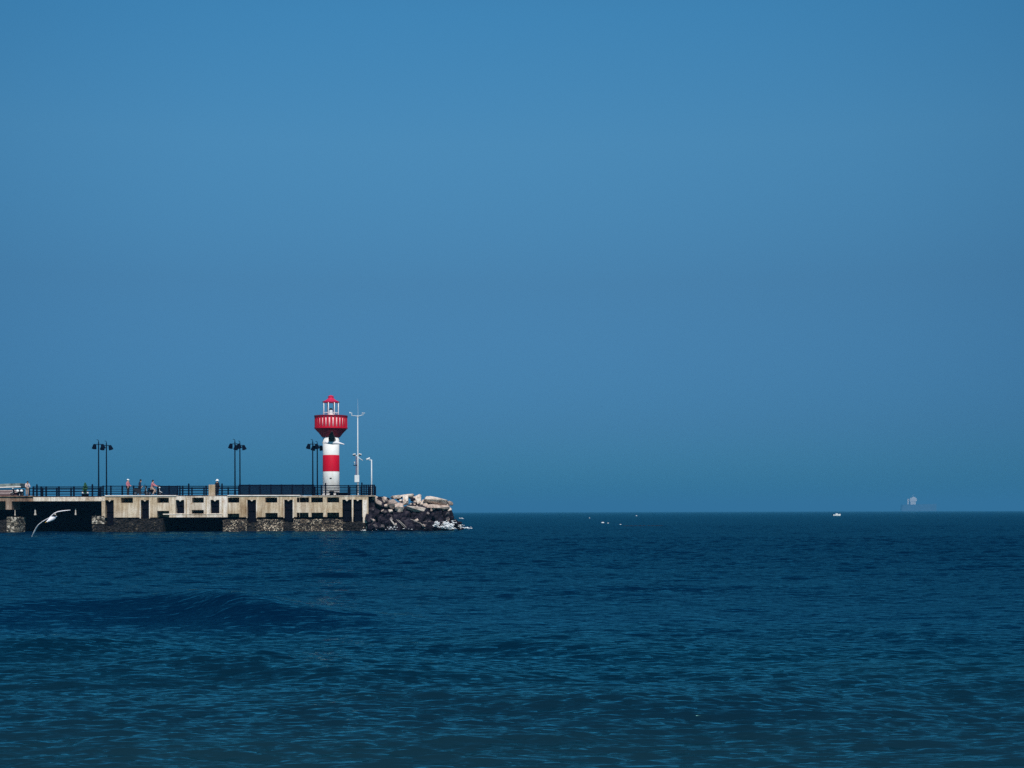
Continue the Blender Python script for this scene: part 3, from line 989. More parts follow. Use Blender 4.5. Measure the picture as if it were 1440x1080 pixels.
# ------------------------------------------------------------------ people
BASE = {
    'pelvis': (0, 0, .93), 'spine': (0, .0, 1.10), 'chest': (0, 0, 1.30), 'neck': (0, .01, 1.47), 'skull': (0, -.01, 1.57), 'crown': (0, 0, 1.66),
    'sh_l': (.17, 0, 1.40), 'el_l': (.23, .03, 1.13), 'wr_l': (.22, -.07, .90), 'ha_l': (.21, -.11, .82),
    'sh_r': (-.17, 0, 1.40), 'el_r': (-.23, .03, 1.13), 'wr_r': (-.22, -.07, .90), 'ha_r': (-.21, -.11, .82),
    'hip_l': (.09, 0, .90), 'kn_l': (.10, -.03, .50), 'an_l': (.10, .02, .09), 'toe_l': (.12, -.13, .04),
    'hip_r': (-.09, 0, .90), 'kn_r': (-.10, -.03, .50), 'an_r': (-.10, .02, .09), 'toe_r': (-.12, -.13, .04),
}
EDG = [('pelvis', 'spine'), ('spine', 'chest'), ('chest', 'neck'), ('neck', 'skull'), ('skull', 'crown'),
       ('chest', 'sh_l'), ('sh_l', 'el_l'), ('el_l', 'wr_l'), ('wr_l', 'ha_l'), ('chest', 'sh_r'), ('sh_r', 'el_r'), ('el_r', 'wr_r'), ('wr_r', 'ha_r'),
       ('pelvis', 'hip_l'), ('hip_l', 'kn_l'), ('kn_l', 'an_l'), ('an_l', 'toe_l'), ('pelvis', 'hip_r'), ('hip_r', 'kn_r'), ('kn_r', 'an_r'), ('an_r', 'toe_r')]
RAD = {'pelvis': .12, 'spine': .115, 'chest': .13, 'neck': .055, 'skull': .085, 'crown': .07, 'sh': .065, 'el': .042, 'wr': .028, 'ha': .03, 'hip': .09, 'kn': .058, 'an': .04, 'toe': .035}


def person(label, loc, face, top_mat, leg_mat, pose=None, scale=1.0, hat=None, hair=None, sleeves=True, group='people on the pier deck'):
    J = {k: Vector(v) for k, v in BASE.items()}
    for k, v in (pose or {}).items():
        J[k] = Vector(v)
    rad = lambda k: RAD.get(k, RAD.get(k.split('_')[0]))
    names = list(J)
    vs = [J[k] for k in names]
    rr = [rad(k) for k in names]
    es = [(names.index(a), names.index(b)) for a, b in EDG]
    # five fingers on each hand
    for s in ('l', 'r'):
        h, w = J['ha_' + s], J['wr_' + s]
        d = (h - w).normalized()
        side = d.cross(Vector((1, 0, 0))).normalized() if abs(d.x) < .9 else d.cross(Vector((0, 0, 1))).normalized()
        curl = side.cross(d).normalized() * (1 if s == 'l' else -1)
        hi = names.index('ha_' + s)
        for f, (o, ln) in enumerate(((-.030, .062), (-.010, .075), (.010, .070), (.030, .055))):
            a = len(vs)
            vs += [h + side * o + d * ln * .55, h + side * o * 1.1 + d * ln - curl * .02]
            rr += [.009, .008]
            es += [(hi, a), (a, a + 1)]
        a = len(vs)
        vs += [w + d * .04 + side * .045, w + d * .085 + side * .055]
        rr += [.011, .009]
        es += [(hi, a), (a, a + 1)]
    # nose
    a = len(vs)
    vs.append(J['skull'] + Vector((0, -.105, -.005)))
    rr.append(.014)
    es.append((names.index('skull'), a))
    root = skin(vs, es, rr, 1)
    root.materials.append(M['skin'])
    o = link('person', root)
    tag(o, label, 'person', group)
    o.location = loc
    o.rotation_euler = (0, 0, face)
    o.scale = (scale,) * 3

    def cloth(name, keys, grow, mat, ext=()):
        ks = [k for k in keys]
        v2 = [J[k] for k in ks]
        r2 = [rad(k) + grow for k in ks]
        e2 = [(ks.index(a), ks.index(b)) for a, b in EDG if a in ks and b in ks]
        me = skin(v2, e2, r2, 1)
        me.materials.append(mat)
        return link(name, me, o)
    tk = ['pelvis', 'spine', 'chest', 'sh_l', 'el_l', 'sh_r', 'el_r'] + (['wr_l', 'wr_r'] if sleeves else [])
    cloth('shirt', tk, .028, top_mat)
    cloth('trousers', ['pelvis', 'hip_l', 'kn_l', 'an_l', 'hip_r', 'kn_r', 'an_r'], .030, leg_mat)
    for s in ('l', 'r'):
        me = skin([J['an_' + s], J['an_' + s] * 0.4 + J['toe_' + s] * 0.6, J['toe_' + s]], [(0, 1), (1, 2)], [.048, .046, .040], 1)
        me.materials.append(M['black_cloth'])
        link('shoe', me, o)
    c = J['skull'] * .45 + J['crown'] * .55
    if hair:
        MB().ball((c.x, c.y + .025, c.z + .02), (.105, .115, .115), 12).ball((c.x, c.y + .075, c.z - .08), (.075, .05, .10), 10).build('hair', hair, o, smooth=True)
    if hat == 'cap':
        MB().ball((c.x, c.y + .005, c.z + .04), (.115, .125, .095), 12).add(
            [(c.x - .08, c.y - .10, c.z + .04), (c.x + .08, c.y - .10, c.z + .04), (c.x + .06, c.y - .21, c.z + .015), (c.x - .06, c.y - .21, c.z + .015),
             (c.x - .08, c.y - .10, c.z + .055), (c.x + .08, c.y - .10, c.z + .055), (c.x + .06, c.y - .21, c.z + .03), (c.x - .06, c.y - .21, c.z + .03)],
            [(3, 2, 1, 0), (4, 5, 6, 7), (0, 1, 5, 4), (1, 2, 6, 5), (2, 3, 7, 6), (3, 0, 4, 7)]).build('cap', M['white_cloth'], o, smooth=True)
    if hat == 'sunhat':
        MB().lathe([(.225, -.035), (.20, -.01), (.135, .015), (.13, .08), (.10, .125), (.04, .145)], 18, (c.x, c.y, c.z + .03)).build('sun_hat', M['white_cloth'], o, smooth=True)
    return o


def on_deck(px, v, z):
    return world(U(px, v), v, z)


person('standing person in a white cap and pink top with dark trousers', on_deck(180, 1.4, ZHI), R(70) + A, M['pink_cloth'], M['black_cloth'],
       {'wr_l': (.15, -.22, 1.0), 'ha_l': (.13, -.30, 1.02), 'wr_r': (-.17, -.16, .93), 'el_l': (.23, -.02, 1.14)}, hat='cap', hair=M['hair'])
person('person in dark clothes standing behind the black scooter', on_deck(196.8, 2.6, ZHI), R(115) + A, M['navy_cloth'], M['black_cloth'],
       {'chest': (0, -.04, 1.30), 'neck': (0, -.06, 1.47), 'skull': (0, -.10, 1.57), 'crown': (0, -.10, 1.66), 'wr_l': (.2, -.22, 1.0), 'ha_l': (.19, -.30, .99)},
       scale=1.0, hair=M['hair'])
person('person in a pink shirt and pale trousers astride the motorbike', on_deck(215.2, 1.5, ZHI), R(82) + A, M['pink_cloth'], M['tan_cloth'],
       {'pelvis': (0, .10, .80), 'spine': (0, .10, .98), 'chest': (0, .04, 1.20), 'neck': (0, .01, 1.38), 'skull': (0, -.02, 1.48), 'crown': (0, -.01, 1.57),
        'sh_l': (.17, .02, 1.30), 'sh_r': (-.17, .02, 1.30), 'el_l': (.24, -.14, 1.10), 'el_r': (-.24, -.14, 1.10), 'wr_l': (.26, -.36, 1.00), 'wr_r': (-.26, -.36, 1.00),
        'ha_l': (.27, -.43, .99), 'ha_r': (-.27, -.43, .99), 'hip_l': (.11, .08, .78), 'hip_r': (-.11, .08, .78), 'kn_l': (.20, -.28, .58), 'kn_r': (-.20, -.28, .58),
        'an_l': (.22, -.12, .17), 'an_r': (-.24, -.05, .10), 'toe_l': (.23, -.26, .13), 'toe_r': (-.25, -.20, .04)}, hair=M['hair'])
person('person in dark clothes under a white sun hat beside the tan stone block', on_deck(305.6, 0.95, DLO), R(150) + A, M['black_cloth'], M['black_cloth'],
       {'wr_l': (.14, -.2, 1.0), 'ha_l': (.10, -.27, 1.02)}, scale=1.0, hat='sunhat')
person('dark-haired person in a white and red top leaning by the parked scooter', on_deck(38.3, 1.0, ZLO + 0.14), R(30) + A, M['pale_cloth'], M['tan_cloth'],
       {'chest': (0, -.10, 1.27), 'neck': (0, -.16, 1.42), 'skull': (0, -.20, 1.51), 'crown': (0, -.20, 1.60), 'sh_l': (.17, -.10, 1.36), 'sh_r': (-.17, -.10, 1.36),
        'el_l': (.24, -.2, 1.10), 'wr_l': (.2, -.38, 1.02), 'ha_l': (.18, -.45, 1.0), 'el_r': (-.24, -.16, 1.10), 'wr_r': (-.2, -.32, .98), 'ha_r': (-.18, -.4, .97)},
       scale=0.92, hair=M['hair'])


# ------------------------------------------------------------------ scooters
def wheel(parent, x, r, tyre=M['rubber'], rim=M['wheel_rim']):
    w = MB()
    n = 20
    w.tube([(r * math.cos(2 * math.pi * k / n), 0, r * math.sin(2 * math.pi * k / n)) for k in range(n)], 0.05, 8, closed=True)
    o = w.build('wheel', tyre, parent, smooth=True, loc=(x, 0, r + 0.05))
    MB().lathe([(r * .62, -.03), (r * .62, .03)], 14, axis='y').build('rim', rim, o)
    return o


def scooter(label, loc, rz, body_mat, accent, s=1.0):
    t = thing('motor_scooter', label, 'scooter', loc, rz, 'scooters and motorbikes on the deck')
    t.scale = (s, s, s)
    wheel(t, -.60, .20)
    wheel(t, .62, .20)
    body = [(-.82, .52), (-.86, .68), (-.55, .74), (-.15, .70), (-.08, .40), (.18, .30), (.34, .36), (.47, .82), (.56, .84), (.52, .52), (.40, .22), (.05, .18), (-.35, .20), (-.42, .34), (-.60, .48)]
    MB().prism(body, -.13, .13).build('body', body_mat, t, bevel=.03)
    MB().prism([(-.82, .74), (-.80, .82), (-.45, .84), (-.10, .78), (-.12, .71), (-.55, .745)], -.12, .12).build('seat', M['rubber'], t, bevel=.02)
    MB().prism([(.46, .46), (.62, .50), (.86, .36), (.84, .32), (.62, .44)], -.07, .07).build('front_mudguard', accent, t, bevel=.01)
    MB().tube([(.62, 0, .26), (.50, 0, .84), (.46, 0, .98)], .03, 8).build('fork', M['galv'], t, smooth=True)
    MB().tube([(.40, -.32, 1.00), (.47, -.1, .98), (.47, .1, .98), (.40, .32, 1.00)], .018, 6).build('handlebar', M['rubber'], t, smooth=True)
    MB().ball((.56, 0, .90), (.09, .10, .09), 10).build('headlight', accent, t, smooth=True)
    for sgn in (-1, 1):
        MB().tube([(.44, sgn * .22, 1.0), (.42, sgn * .27, 1.14)], .01, 5).ball((.42, sgn * .28, 1.17), (.02, .06, .045), 8).build('mirror', M['rubber'], t)
    MB().tube([(-.30, .14, .24), (-.34, .24, .02)], .016, 6).build('kickstand', M['galv'], t)
    return t


scooter('black motor scooter parked in front of the person in dark clothes', on_deck(198.3, 1.5, ZHI), A + R(8), M['black_cloth'], M['navy'], 0.98)
scooter('dark motorbike with pale front end ridden by the person in the pink shirt', on_deck(217.8, 1.5, ZHI), A - R(6), M['rubber'], M['galv'], 0.92)
s2 = scooter('dark scooter with two white helmets at the left edge of the pier', on_deck(24.6, 0.8, ZLO + 0.14), A + R(176), M['rubber'], M['galv'], 0.86)
for i, (px, py) in enumerate(((24.9, 690.3), (30.3, 690.2))):
    o = MB().ball((0, 0, 0), (.15, .15, .14), 14).box(-.02, .155, -.09, .09, -.07, .0, 0).build('helmet', M['white'], None, smooth=True)
    v = 0.62
    o.location = on_deck(px, v, Z(px, py, v))
    tag(o, ['white helmet hanging nearer the scooter headlight at the left edge', 'white helmet nearest the dark-haired person'][i], 'helmet', 'white helmets on the parked scooter')

# ------------------------------------------------------------------ shrub in a planter
def shrub():
    px, v = 119.8, 0.9
    t = thing('potted_shrub', 'narrow upright green shrub on the deck behind the open railing', 'shrub', on_deck(px, v, ZLO), A)
    rnd = random.Random(3)
    mb = MB()
    for k in range(900):
        z = 0.25 + 1.25 * rnd.random() ** 0.9
        prof = 0.30 * math.sin(min(1, (z - 0.1) / 0.8) * 1.4) * (1.0 if z < 1.0 else max(0.15, 1 - (z - 1.0) / 0.6))
        q = rnd.uniform(0, 6.283)
        lump = 0.75 + 0.45 * mnoise.noise(Vector((math.cos(q) * 1.3, math.sin(q) * 1.3, z * 3.5)))
        rr = prof * lump * math.sqrt(rnd.random()) * 1.15
        c = Vector((rr * math.cos(q), rr * math.sin(q), z))
        a = Vector((rnd.gauss(0, 1), rnd.gauss(0, 1), rnd.gauss(0, 1) + .6)).normalized()
        b = a.cross(Vector((rnd.gauss(0, 1), rnd.gauss(0, 1), rnd.gauss(0, 1)))).normalized()
        L, W = rnd.uniform(.05, .09), rnd.uniform(.02, .035)
        mb.add([c - a * L, c + b * W, c + a * L, c - b * W], [(0, 1, 2, 3)])
    mb.build('foliage', M['leaf'], t, fix=False)
    MB().tube([(0, 0, .2), (.02, .0, .8), (0, .01, 1.35)], [.035, .025, .01], 7).build('stem', M['bark'], t)
    MB().lathe([(.13, 0), (.17, .26), (.18, .28), (.15, .28), (.145, .24)], 14).build('pot', M['rubber'], t)
    for i, dx in enumerate((-3.5, 3.6)):
        o = MB().lathe([(.07, 0), (.095, .17), (.10, .19), (.08, .19), (.075, .16), (.01, .15)], 14).build('plant_pot', M['white'], None, loc=on_deck(px + dx, .8, ZLO))
        o.location.z = Z(px + dx, 693.0, .8) - .1
        tag(o, ['small white pot on the left side of the green shrub', 'small white pot on the right side of the green shrub'][i], 'pot', 'white pots beside the shrub')
        st = MB().box(-.09, .09, -.09, .09, ZLO - o.location.z, -.004).build('stand', M['rubber'], o)


shrub()

# ------------------------------------------------------------------ boat moored behind the left end of the pier
bv = 9.0
bz = lambda py: Z(15, py, bv)
bt = thing('canopy_boat', 'boat with a patchy grey canopy and white rim moored behind the pier', 'boat', world(U(8, bv), bv, 0), A)
x0, x1 = U(-60, bv) - U(8, bv), U(33.5, bv) - U(8, bv)
sl = lambda px, a, b: a + (b - a) * (px + 60) / 93.5
MB().add([(x0, -1.4, bz(683.5)), (x1, -1.4, bz(679.8)), (x1, 1.4, bz(679.8)), (x0, 1.4, bz(683.5)),
          (x0, -1.5, bz(687.5)), (x1, -1.5, bz(686.0)), (x1, 1.5, bz(686.0)), (x0, 1.5, bz(687.5))],
         [(0, 1, 2, 3), (4, 7, 6, 5), (0, 4, 5, 1), (1, 5, 6, 2), (2, 6, 7, 3), (3, 7, 4, 0)]).build('canopy', M['tarp'], bt, bevel=.05)
MB().add([(x0, -1.58, bz(688.2)), (x1 + .1, -1.58, bz(685.4)), (x1 + .1, -1.46, bz(685.4)), (x0, -1.46, bz(688.2)),
          (x0, -1.58, bz(686.9)), (x1 + .1, -1.58, bz(684.2)), (x1 + .1, -1.46, bz(684.2)), (x0, -1.46, bz(686.9))],
         [(0, 3, 2, 1), (4, 5, 6, 7), (0, 1, 5, 4), (1, 2, 6, 5), (2, 3, 7, 6), (3, 0, 4, 7)]).build('rim', M['white'], bt)
hull = []
for i in range(13):
    f = i / 12
    x = x0 + (x1 + .6 - x0) * f
    w = 1.5 * math.sin(min(1, (1 - f) * 2.2) * math.pi / 2) ** .7 if f > .5 else 1.5
    hull.append((x, max(w, .05), 1.55 + .35 * max(0, f - .6)))
vs, fs = [], []
for x, w, zt_ in hull:
    vs += [(x, -w, zt_), (x, -w * .75, -.3), (x, w * .75, -.3), (x, w, zt_)]
for i in range(12):
    for j in range(3):
        fs.append((i * 4 + j, i * 4 + j + 1, (i + 1) * 4 + j + 1, (i + 1) * 4 + j))
    fs.append((i * 4 + 3, i * 4, (i + 1) * 4, (i + 1) * 4 + 3))
fs += [(0, 3, 2, 1), (48, 49, 50, 51)]
MB().add(vs, fs).build('hull', M['maroon'], bt)
MB().box(x0, x1 - .4, -1.25, 1.25, 1.5, bz(688.5)).build('cabin', M['maroon'], bt, bevel=.05)
for k in range(3):
    z = bz(690 + 2.3 * k)
    MB().box(x0, x1 - .3, -1.31, -1.262, z - .035, z + .035).build('cabin_stripe', M['pale_cloth'], bt)

# ------------------------------------------------------------------ boulders at the pier end
def boulder_mesh(seed, dims, flat=0.0, n=22, rough=0.06):
    rnd = random.Random(seed)
    bm = bmesh.new()
    for k in range(n):
        p = Vector((rnd.gauss(0, 1), rnd.gauss(0, 1), rnd.gauss(0, 1))).normalized()
        if flat:
            p = Vector([max(-flat, min(flat, c)) for c in p]) / flat
        p *= rnd.uniform(.86, 1.05)
        bm.verts.new((p.x * dims[0] / 2, p.y * dims[1] / 2, p.z * dims[2] / 2))
    bmesh.ops.convex_hull(bm, input=bm.verts)
    bmesh.ops.delete(bm, geom=[v for v in bm.verts if not v.link_faces], context='VERTS')
    bmesh.ops.bevel(bm, geom=list(bm.edges), offset=min(dims) * .035, segments=1, affect='EDGES', clamp_overlap=True)
    bmesh.ops.triangulate(bm, faces=bm.faces)
    bmesh.ops.subdivide_edges(bm, edges=[e for e in bm.edges if e.calc_length() > .22], cuts=2, use_grid_fill=True)
    for v in bm.verts:
        q = v.co * 3.1 + Vector((seed * 1.7, 0, 0))
        v.co += v.co.normalized() * (mnoise.fractal(q, 1, 2, 3) * rough * max(.4, min(dims)))
    bmesh.ops.recalc_face_normals(bm, faces=bm.faces)
    me = bpy.data.meshes.new('boulder')
    bm.to_mesh(me)
    bm.free()
    return me


def boulder(px, py, v, w, h, dep, mat, label, rot=0.0, tilt=0.0, flat=0.0, group=None, seed=None, roll=0.0):
    """a rock w x h photo pixels wide and high, its centre at px, py"""
    y = OY + U(px, v) * SA + v * CA
    s = y / F
    me = boulder_mesh(seed if seed is not None else random.randrange(10 ** 6), (w * s, dep, h * s), flat)
    me.materials.append(mat)
    o = link('boulder', me)
    o.location = world(U(px, v), v, Z(px, py, v))
    o.rotation_euler = (tilt, rot, A + roll)
    tag(o, label, 'boulder', group)
    return o


pale, pink, dark = M['rock_pale'], M['rock_pink'], M['rock_dark']
G1 = 'boulders heaped at the pier end'
# the ones that can be told apart
boulder(612.5, 706.0, 1.4, 33, 8.5, 2.2, pale, 'long pale flat slab tilted down to the right on top of the pile', R(12), R(-14), .62, G1, 11)
boulder(633.0, 707.5, 1.2, 10, 9, .9, pink, 'pointed pinkish rock at the far right top of the pile', R(20), 0, 0, G1, 12)
boulder(588, 702.5, 1.8, 8.5, 14, .9, pale, 'upright pale rock sticking up in the middle of the pile', R(4), R(5), .7, G1, 13)
boulder(570.5, 703.0, 1.5, 8, 15, .8, pale, 'pale squared block standing left of the upright rock', R(-3), 0, .6, G1, 14)
boulder(572, 697.3, 2.2, 20, 4.5, 1.2, pale, 'thin pale slab capping the squared block', R(-6), 0, .6, G1, 15)
boulder(584, 716.5, .5, 27, 6.5, 1.5, pale, 'pale flat slab lying lower in the middle under the dark hollow', R(9), R(-16), .6, G1, 16)
boulder(552, 709, .6, 17, 14, 1.2, pink, 'rounded pinkish rock with a pale crest left of the squared block', R(10), 0, 0, G1, 17)
boulder(562, 713, .3, 17, 15, 1.2, pink, 'jagged pinkish rock below the squared block', R(-25), 0, 0, G1, 18)
boulder(541.5, 703.5, 1.0, 9, 12, 1.0, pink, 'small rounded rock with a white top near the pier end', R(0), 0, 0, G1, 19)
boulder(617, 713.8, 1.0, 32, 5.5, 1.6, pink, 'brown flat slab under the long pale slab', R(3), R(-10), .6, G1, 20)
boulder(632, 717.5, .9, 7, 10, .8, pale, 'small pale rock hanging on the right edge under the pointed rock', R(-14), 0, .7, G1, 21)
boulder(594, 707.5, 1.7, 11, 11, 1.0, pale, 'pale rough rock right of the upright rock', R(30), 0, 0, G1, 22)
boulder(527, 700.5, 1.2, 11, 8, 1.2, pink, 'brown rock wedged against the end of the pier deck', R(-8), 0, 0, G1, 23)
boulder(557, 699.0, 2.2, 16, 5, 1.2, pale, 'low pale slab on the skyline left of the squared block', R(-5), 0, .6, G1, 24)
boulder(581, 699.8, 2.4, 14, 6, 1.2, pale, 'pale rock on the skyline between the squared block and the upright rock', R(8), 0, 0, G1, 25)
boulder(532.5, 706.5, .5, 12, 6, .9, pink, 'grey brown slab leaning down to the right beside the pier end', R(35), 0, .7, G1, 26)
boulder(598, 712.5, .9, 8, 14, .9, pink, 'narrow pinkish rock left of the long pale slab', R(15), 0, 0, G1, 27)
boulder(629, 730.5, -.6, 7, 7, .8, pink, 'round pinkish rock standing above the white surf', 0, 0, 0, G1, 28)
# small broken stones jumbled between them
rnd = random.Random(33)
PL = 'small broken stone in the pale jumble on top of the rock heap'
for i in range(46):
    px = rnd.uniform(522, 634)
    top = np.interp(px, [520, 545, 585, 600, 636], [700, 700, 699, 704, 708])
    bot = np.interp(px, [520, 545, 585, 600, 636], [708, 718, 722, 720, 719])
    f_ = rnd.random()
    boulder(px, top + (bot - top) * f_, 1.9 - 1.7 * f_ + rnd.uniform(-.3, .3), rnd.uniform(3.5, 8), rnd.uniform(3, 6), rnd.uniform(.3, .6),
            rnd.choice((pale, pale, pink, dark)), PL, rnd.uniform(-.7, .7), rnd.uniform(-.5, .5), rnd.choice((0, .6)), 'small broken stones on the rock heap', None, rnd.uniform(-.8, .8))
# dark wet ones that nothing tells apart
rnd = random.Random(21)
DL = 'dark wet boulder in the lower part of the heap at the pier end'
spots = []
for row, (py, x0_, x1_, n_, v0_) in enumerate(((709, 520, 548, 3, 1.2), (714, 575, 624, 4, 1.9), (719, 519, 630, 9, 1.1), (725, 518, 634, 10, .5), (731, 517, 638, 11, -.1), (738, 517, 644, 12, -.6), (744, 518, 640, 10, -1.0))):
    for i in range(n_):
        px = x0_ + (x1_ - x0_) * (i + .5) / n_ + rnd.uniform(-2.5, 2.5)
        spots.append((px, py + rnd.uniform(-1.5, 1.5), v0_ + rnd.uniform(-.25, .25), row))
for px, py, v, row in spots:
    if px > 600 and py > 741:
        v += .3
    boulder(px, py, v, rnd.uniform(13, 21), rnd.uniform(10, 15), rnd.uniform(1.0, 1.6), dark, DL, rnd.uniform(-.6, .6), rnd.uniform(-.4, .4), rnd.choice((0, 0, .65)), 'dark wet boulders at the pier end', None, rnd.uniform(-.5, .5))
# lighter stones wedged low among the dark ones
for i in range(18):
    px, py = rnd.uniform(520, 632), rnd.uniform(716, 741)
    v = 1.0 - (py - 714) * .095 - .35
    boulder(px, py, v, rnd.uniform(3, 7), rnd.uniform(2.5, 5), rnd.uniform(.3, .6), rnd.choice((pink, M['rock_grey'], M['rock_grey'], M['rock_grey'])),
            'lighter stone wedged among the dark wet boulders', rnd.uniform(-.8, .8), rnd.uniform(-.5, .5), rnd.choice((0, .6)), 'lighter stones among the wet boulders', None, rnd.uniform(-.8, .8))
# backing rocks that close the heap
for px, py, v, w, h in ((530, 722, 2.6, 34, 46), (560, 722, 2.8, 40, 44), (590, 725, 2.8, 40, 40), (615, 729, 2.8, 34, 32)):
    boulder(px, py, v, w, h, 2.6, dark, DL, 0, 0, .7, 'dark wet boulders at the pier end', None, 0)
for px, py, w, h in ((644, 740, 13, 11), (648, 744, 9, 6), (641, 734, 9, 9), (646, 735.5, 9, 5)):
    boulder(px, py, .4, w, h, 1.0, dark, DL, rnd.uniform(-.4, .4), 0, 0, 'dark wet boulders at the pier end', None, 0)
# drift timbers caught in the rocks
for i, (a, b, r, lb) in enumerate((((549.5, 731.5), (555.5, 739.5), .075, 'short thick bleached timber stuck low in the dark rocks'),
                                   ((560, 731), (573, 743.5), .022, 'thin pale pole leaning on the dark rocks, longest of the slanting ones'),
                                   ((557.5, 730.5), (570, 743), .018, 'thin pale pole slanting just left of the longest one'),
                                   ((577, 730), (590, 735.5), .025, 'thin pale pole lying nearly flat across the dark rocks'),
                                   ((589, 733.5), (597.5, 743.5), .025, 'thin pale pole slanting to the water left of the surf'))):
    v = -1.75
    pa, pb = world(U(a[0], v + .3), v + .3, Z(a[0], a[1], v + .3)), world(U(b[0], v), v, Z(b[0], b[1], v))
    m_ = (pa + pb) / 2 + Vector((0, 0, .04))
    o = MB().tube([pa - pb, m_ - pb, Vector((0, 0, 0))], [r, r * 1.1, r * .8], 7).build('drift_timber', M['wood'], None, smooth=True, loc=pb)
    tag(o, lb, 'timber', 'drift timbers in the rocks')
o = boulder(556.6, 737.3, -1.8, 4.2, 4.6, .3, pale, 'small white stone low in the dark rocks beside the bleached timber', 0, 0, 0, G1, 29)

# ------------------------------------------------------------------ surf round the rocks
def foam_patch(name, pts, label, seed, size=(.10, .28), dens=60, lift=.25):
    rnd = random.Random(seed)
    mb = MB()
    for (px, py, v, sx, sz, n_) in pts:
        for k in range(n_):
            x = px + rnd.gauss(0, sx)
            z = max(.0, Z(px, py, v) + rnd.gauss(0, sz))
            vv = v + rnd.gauss(0, .25)
            r = rnd.uniform(*size)
            mb.ball(world(U(x, vv), vv, z), (r * rnd.uniform(.8, 2.2), r, r * rnd.uniform(.25, .6)), 6)
    o = mb.build(name, M['foam'], None, smooth=True, fix=False)
    return tag(o, label, 'foam', None, 'stuff')


def foam_mat():
    m, nt, b = new_mat('sea_foam')
    tc = node(nt, 'ShaderNodeTexCoord')
    n_ = noise_tex(nt, 6, 5, .7, tc.outputs['Object'])
    r = ramp(nt, [(.28, (.60, .68, .76)), (.5, (.93, .94, .96))], n_.outputs['Fac'])
    nt.links.new(r.outputs['Color'], b.inputs['Base Color'])
    b.inputs['Roughness'].default_value = .9
    bump(nt, b, n_.outputs['Fac'], .8, .06)
    return m


M['foam'] = foam_mat()
foam_patch('surf_foam', [(614, 736, -1.9, 1.6, .10, 46), (612, 739, -2.0, 1.5, .06, 24), (627, 737.0, -2.1, 2.4, .12, 130), (633, 739.0, -2.2, 2.2, .12, 140), (629, 740.5, -2.3, 3.5, .06, 120), (622, 741.0, -2.2, 3.5, .05, 60),
                         (632, 743.0, -2.3, 5.0, .04, 90), (638, 736, -1.9, 1.2, .2, 16), (647, 739.5, -.6, 2.2, .07, 22), (653, 742, -1.2, 3, .03, 26), (660, 743.0, -1.5, 2.5, .02, 18),
                         (648, 728.8, .9, 1.6, .02, 10), (640, 735, -1.0, .8, .1, 8)],
           'white surf breaking round the foot of the rocks', 4, (.025, .085))
foam_patch('surf_foam', [(523, 747.3, -1.8, 1.5, .02, 14), (512, 745.5, -.4, 3, .03, 12), (560, 744, -2.2, 10, .02, 14), (553, 741, -2.2, 3, .03, 10)], 'thin line of foam at the foot of the corner column', 8, (.03, .08))

# ------------------------------------------------------------------ gulls
def gull(label, wing_l, wing_r, spine, rad, d, colour, name='gull'):
    """wing_*: list of (px, py, depth offset, chord metres, chord direction); spine: list of (px, py, depth offset)"""
    root = spine[len(spine) // 2]
    base = at(root[0], root[1], d)
    mb = MB()
    sp = [at(p[0], p[1], d + p[2]) - base for p in spine]
    mb.tube(sp, rad, 12)
    for wing in (wing_l, wing_r):
        vs, fs = [], []
        for i, (px, py, dy, ch, cd) in enumerate(wing):
            p = at(px, py, d + dy) - base
            c = Vector(cd).normalized() * ch
            q = at(wing[min(i + 1, len(wing) - 1)][0], wing[min(i + 1, len(wing) - 1)][1], d + wing[min(i + 1, len(wing) - 1)][2]) - at(wing[max(i - 1, 0)][0], wing[max(i - 1, 0)][1], d + wing[max(i - 1, 0)][2])
            nrm = q.cross(c).normalized()
            t = .013 + .022 * ch
            vs += [p - c * .5, p - c * .18 + nrm * t, p + c * .5, p - c * .18 - nrm * t * .6]
        for i in range(len(wing) - 1):
            for j in range(4):
                fs.append((i * 4 + j, i * 4 + (j + 1) % 4, (i + 1) * 4 + (j + 1) % 4, (i + 1) * 4 + j))
        e = (len(wing) - 1) * 4
        fs += [(3, 2, 1, 0), (e, e + 1, e + 2, e + 3)]
        mb.add(vs, fs)
    tmp = mb.build('gull_tmp', [M['gull_white']], None)
    md = tmp.modifiers.new('Remesh', 'REMESH')
    md.mode = 'VOXEL'
    md.voxel_size = .009
    sm_ = tmp.modifiers.new('Smooth', 'SMOOTH')
    sm_.iterations = 2
    dg = bpy.context.evaluated_depsgraph_get()
    dg.update()
    me = bpy.data.meshes.new_from_object(tmp.evaluated_get(dg), depsgraph=dg)
    bpy.data.objects.remove(tmp)
    me.materials.clear()
    me.materials.append(M['gull_white'])
    me.materials.append(colour)
    me.polygons.foreach_set('use_smooth', [True] * len(me.polygons))
    me.name = 'gull'
    sp0, sp1 = sp[0], sp[-1]
    ax = (sp1 - sp0)
    for p in me.polygons:
        t = max(0, min(1, (p.center - sp0).dot(ax) / ax.length_squared))
        i = min(range(len(sp)), key=lambda k_: (sp[k_] - p.center).length)
        if (p.center - (sp0 + ax * t)).length > max(rad) * 1.25:
            p.material_index = 1
    o = link(name, me, None, base)
    tag(o, label, 'gull', 'gulls in flight')
    hd = sp[0]
    dirv = (sp[0] - sp[2]).normalized()
    MB().tube([hd + dirv * rad[0] * .2, hd + dirv * (rad[0] + .035)], [.011, .004], 6).build('beak', M['beak'], o)
    for s_ in (-1, 1):
        side = dirv.cross(Vector((0, 0, 1))).normalized() * s_
        e_ = sp[1] + side * rad[1] * .92 + Vector((0, 0, rad[1] * .3))
        MB().ball(e_, .008, 8).build('eye', M['rubber'], o)
    return o


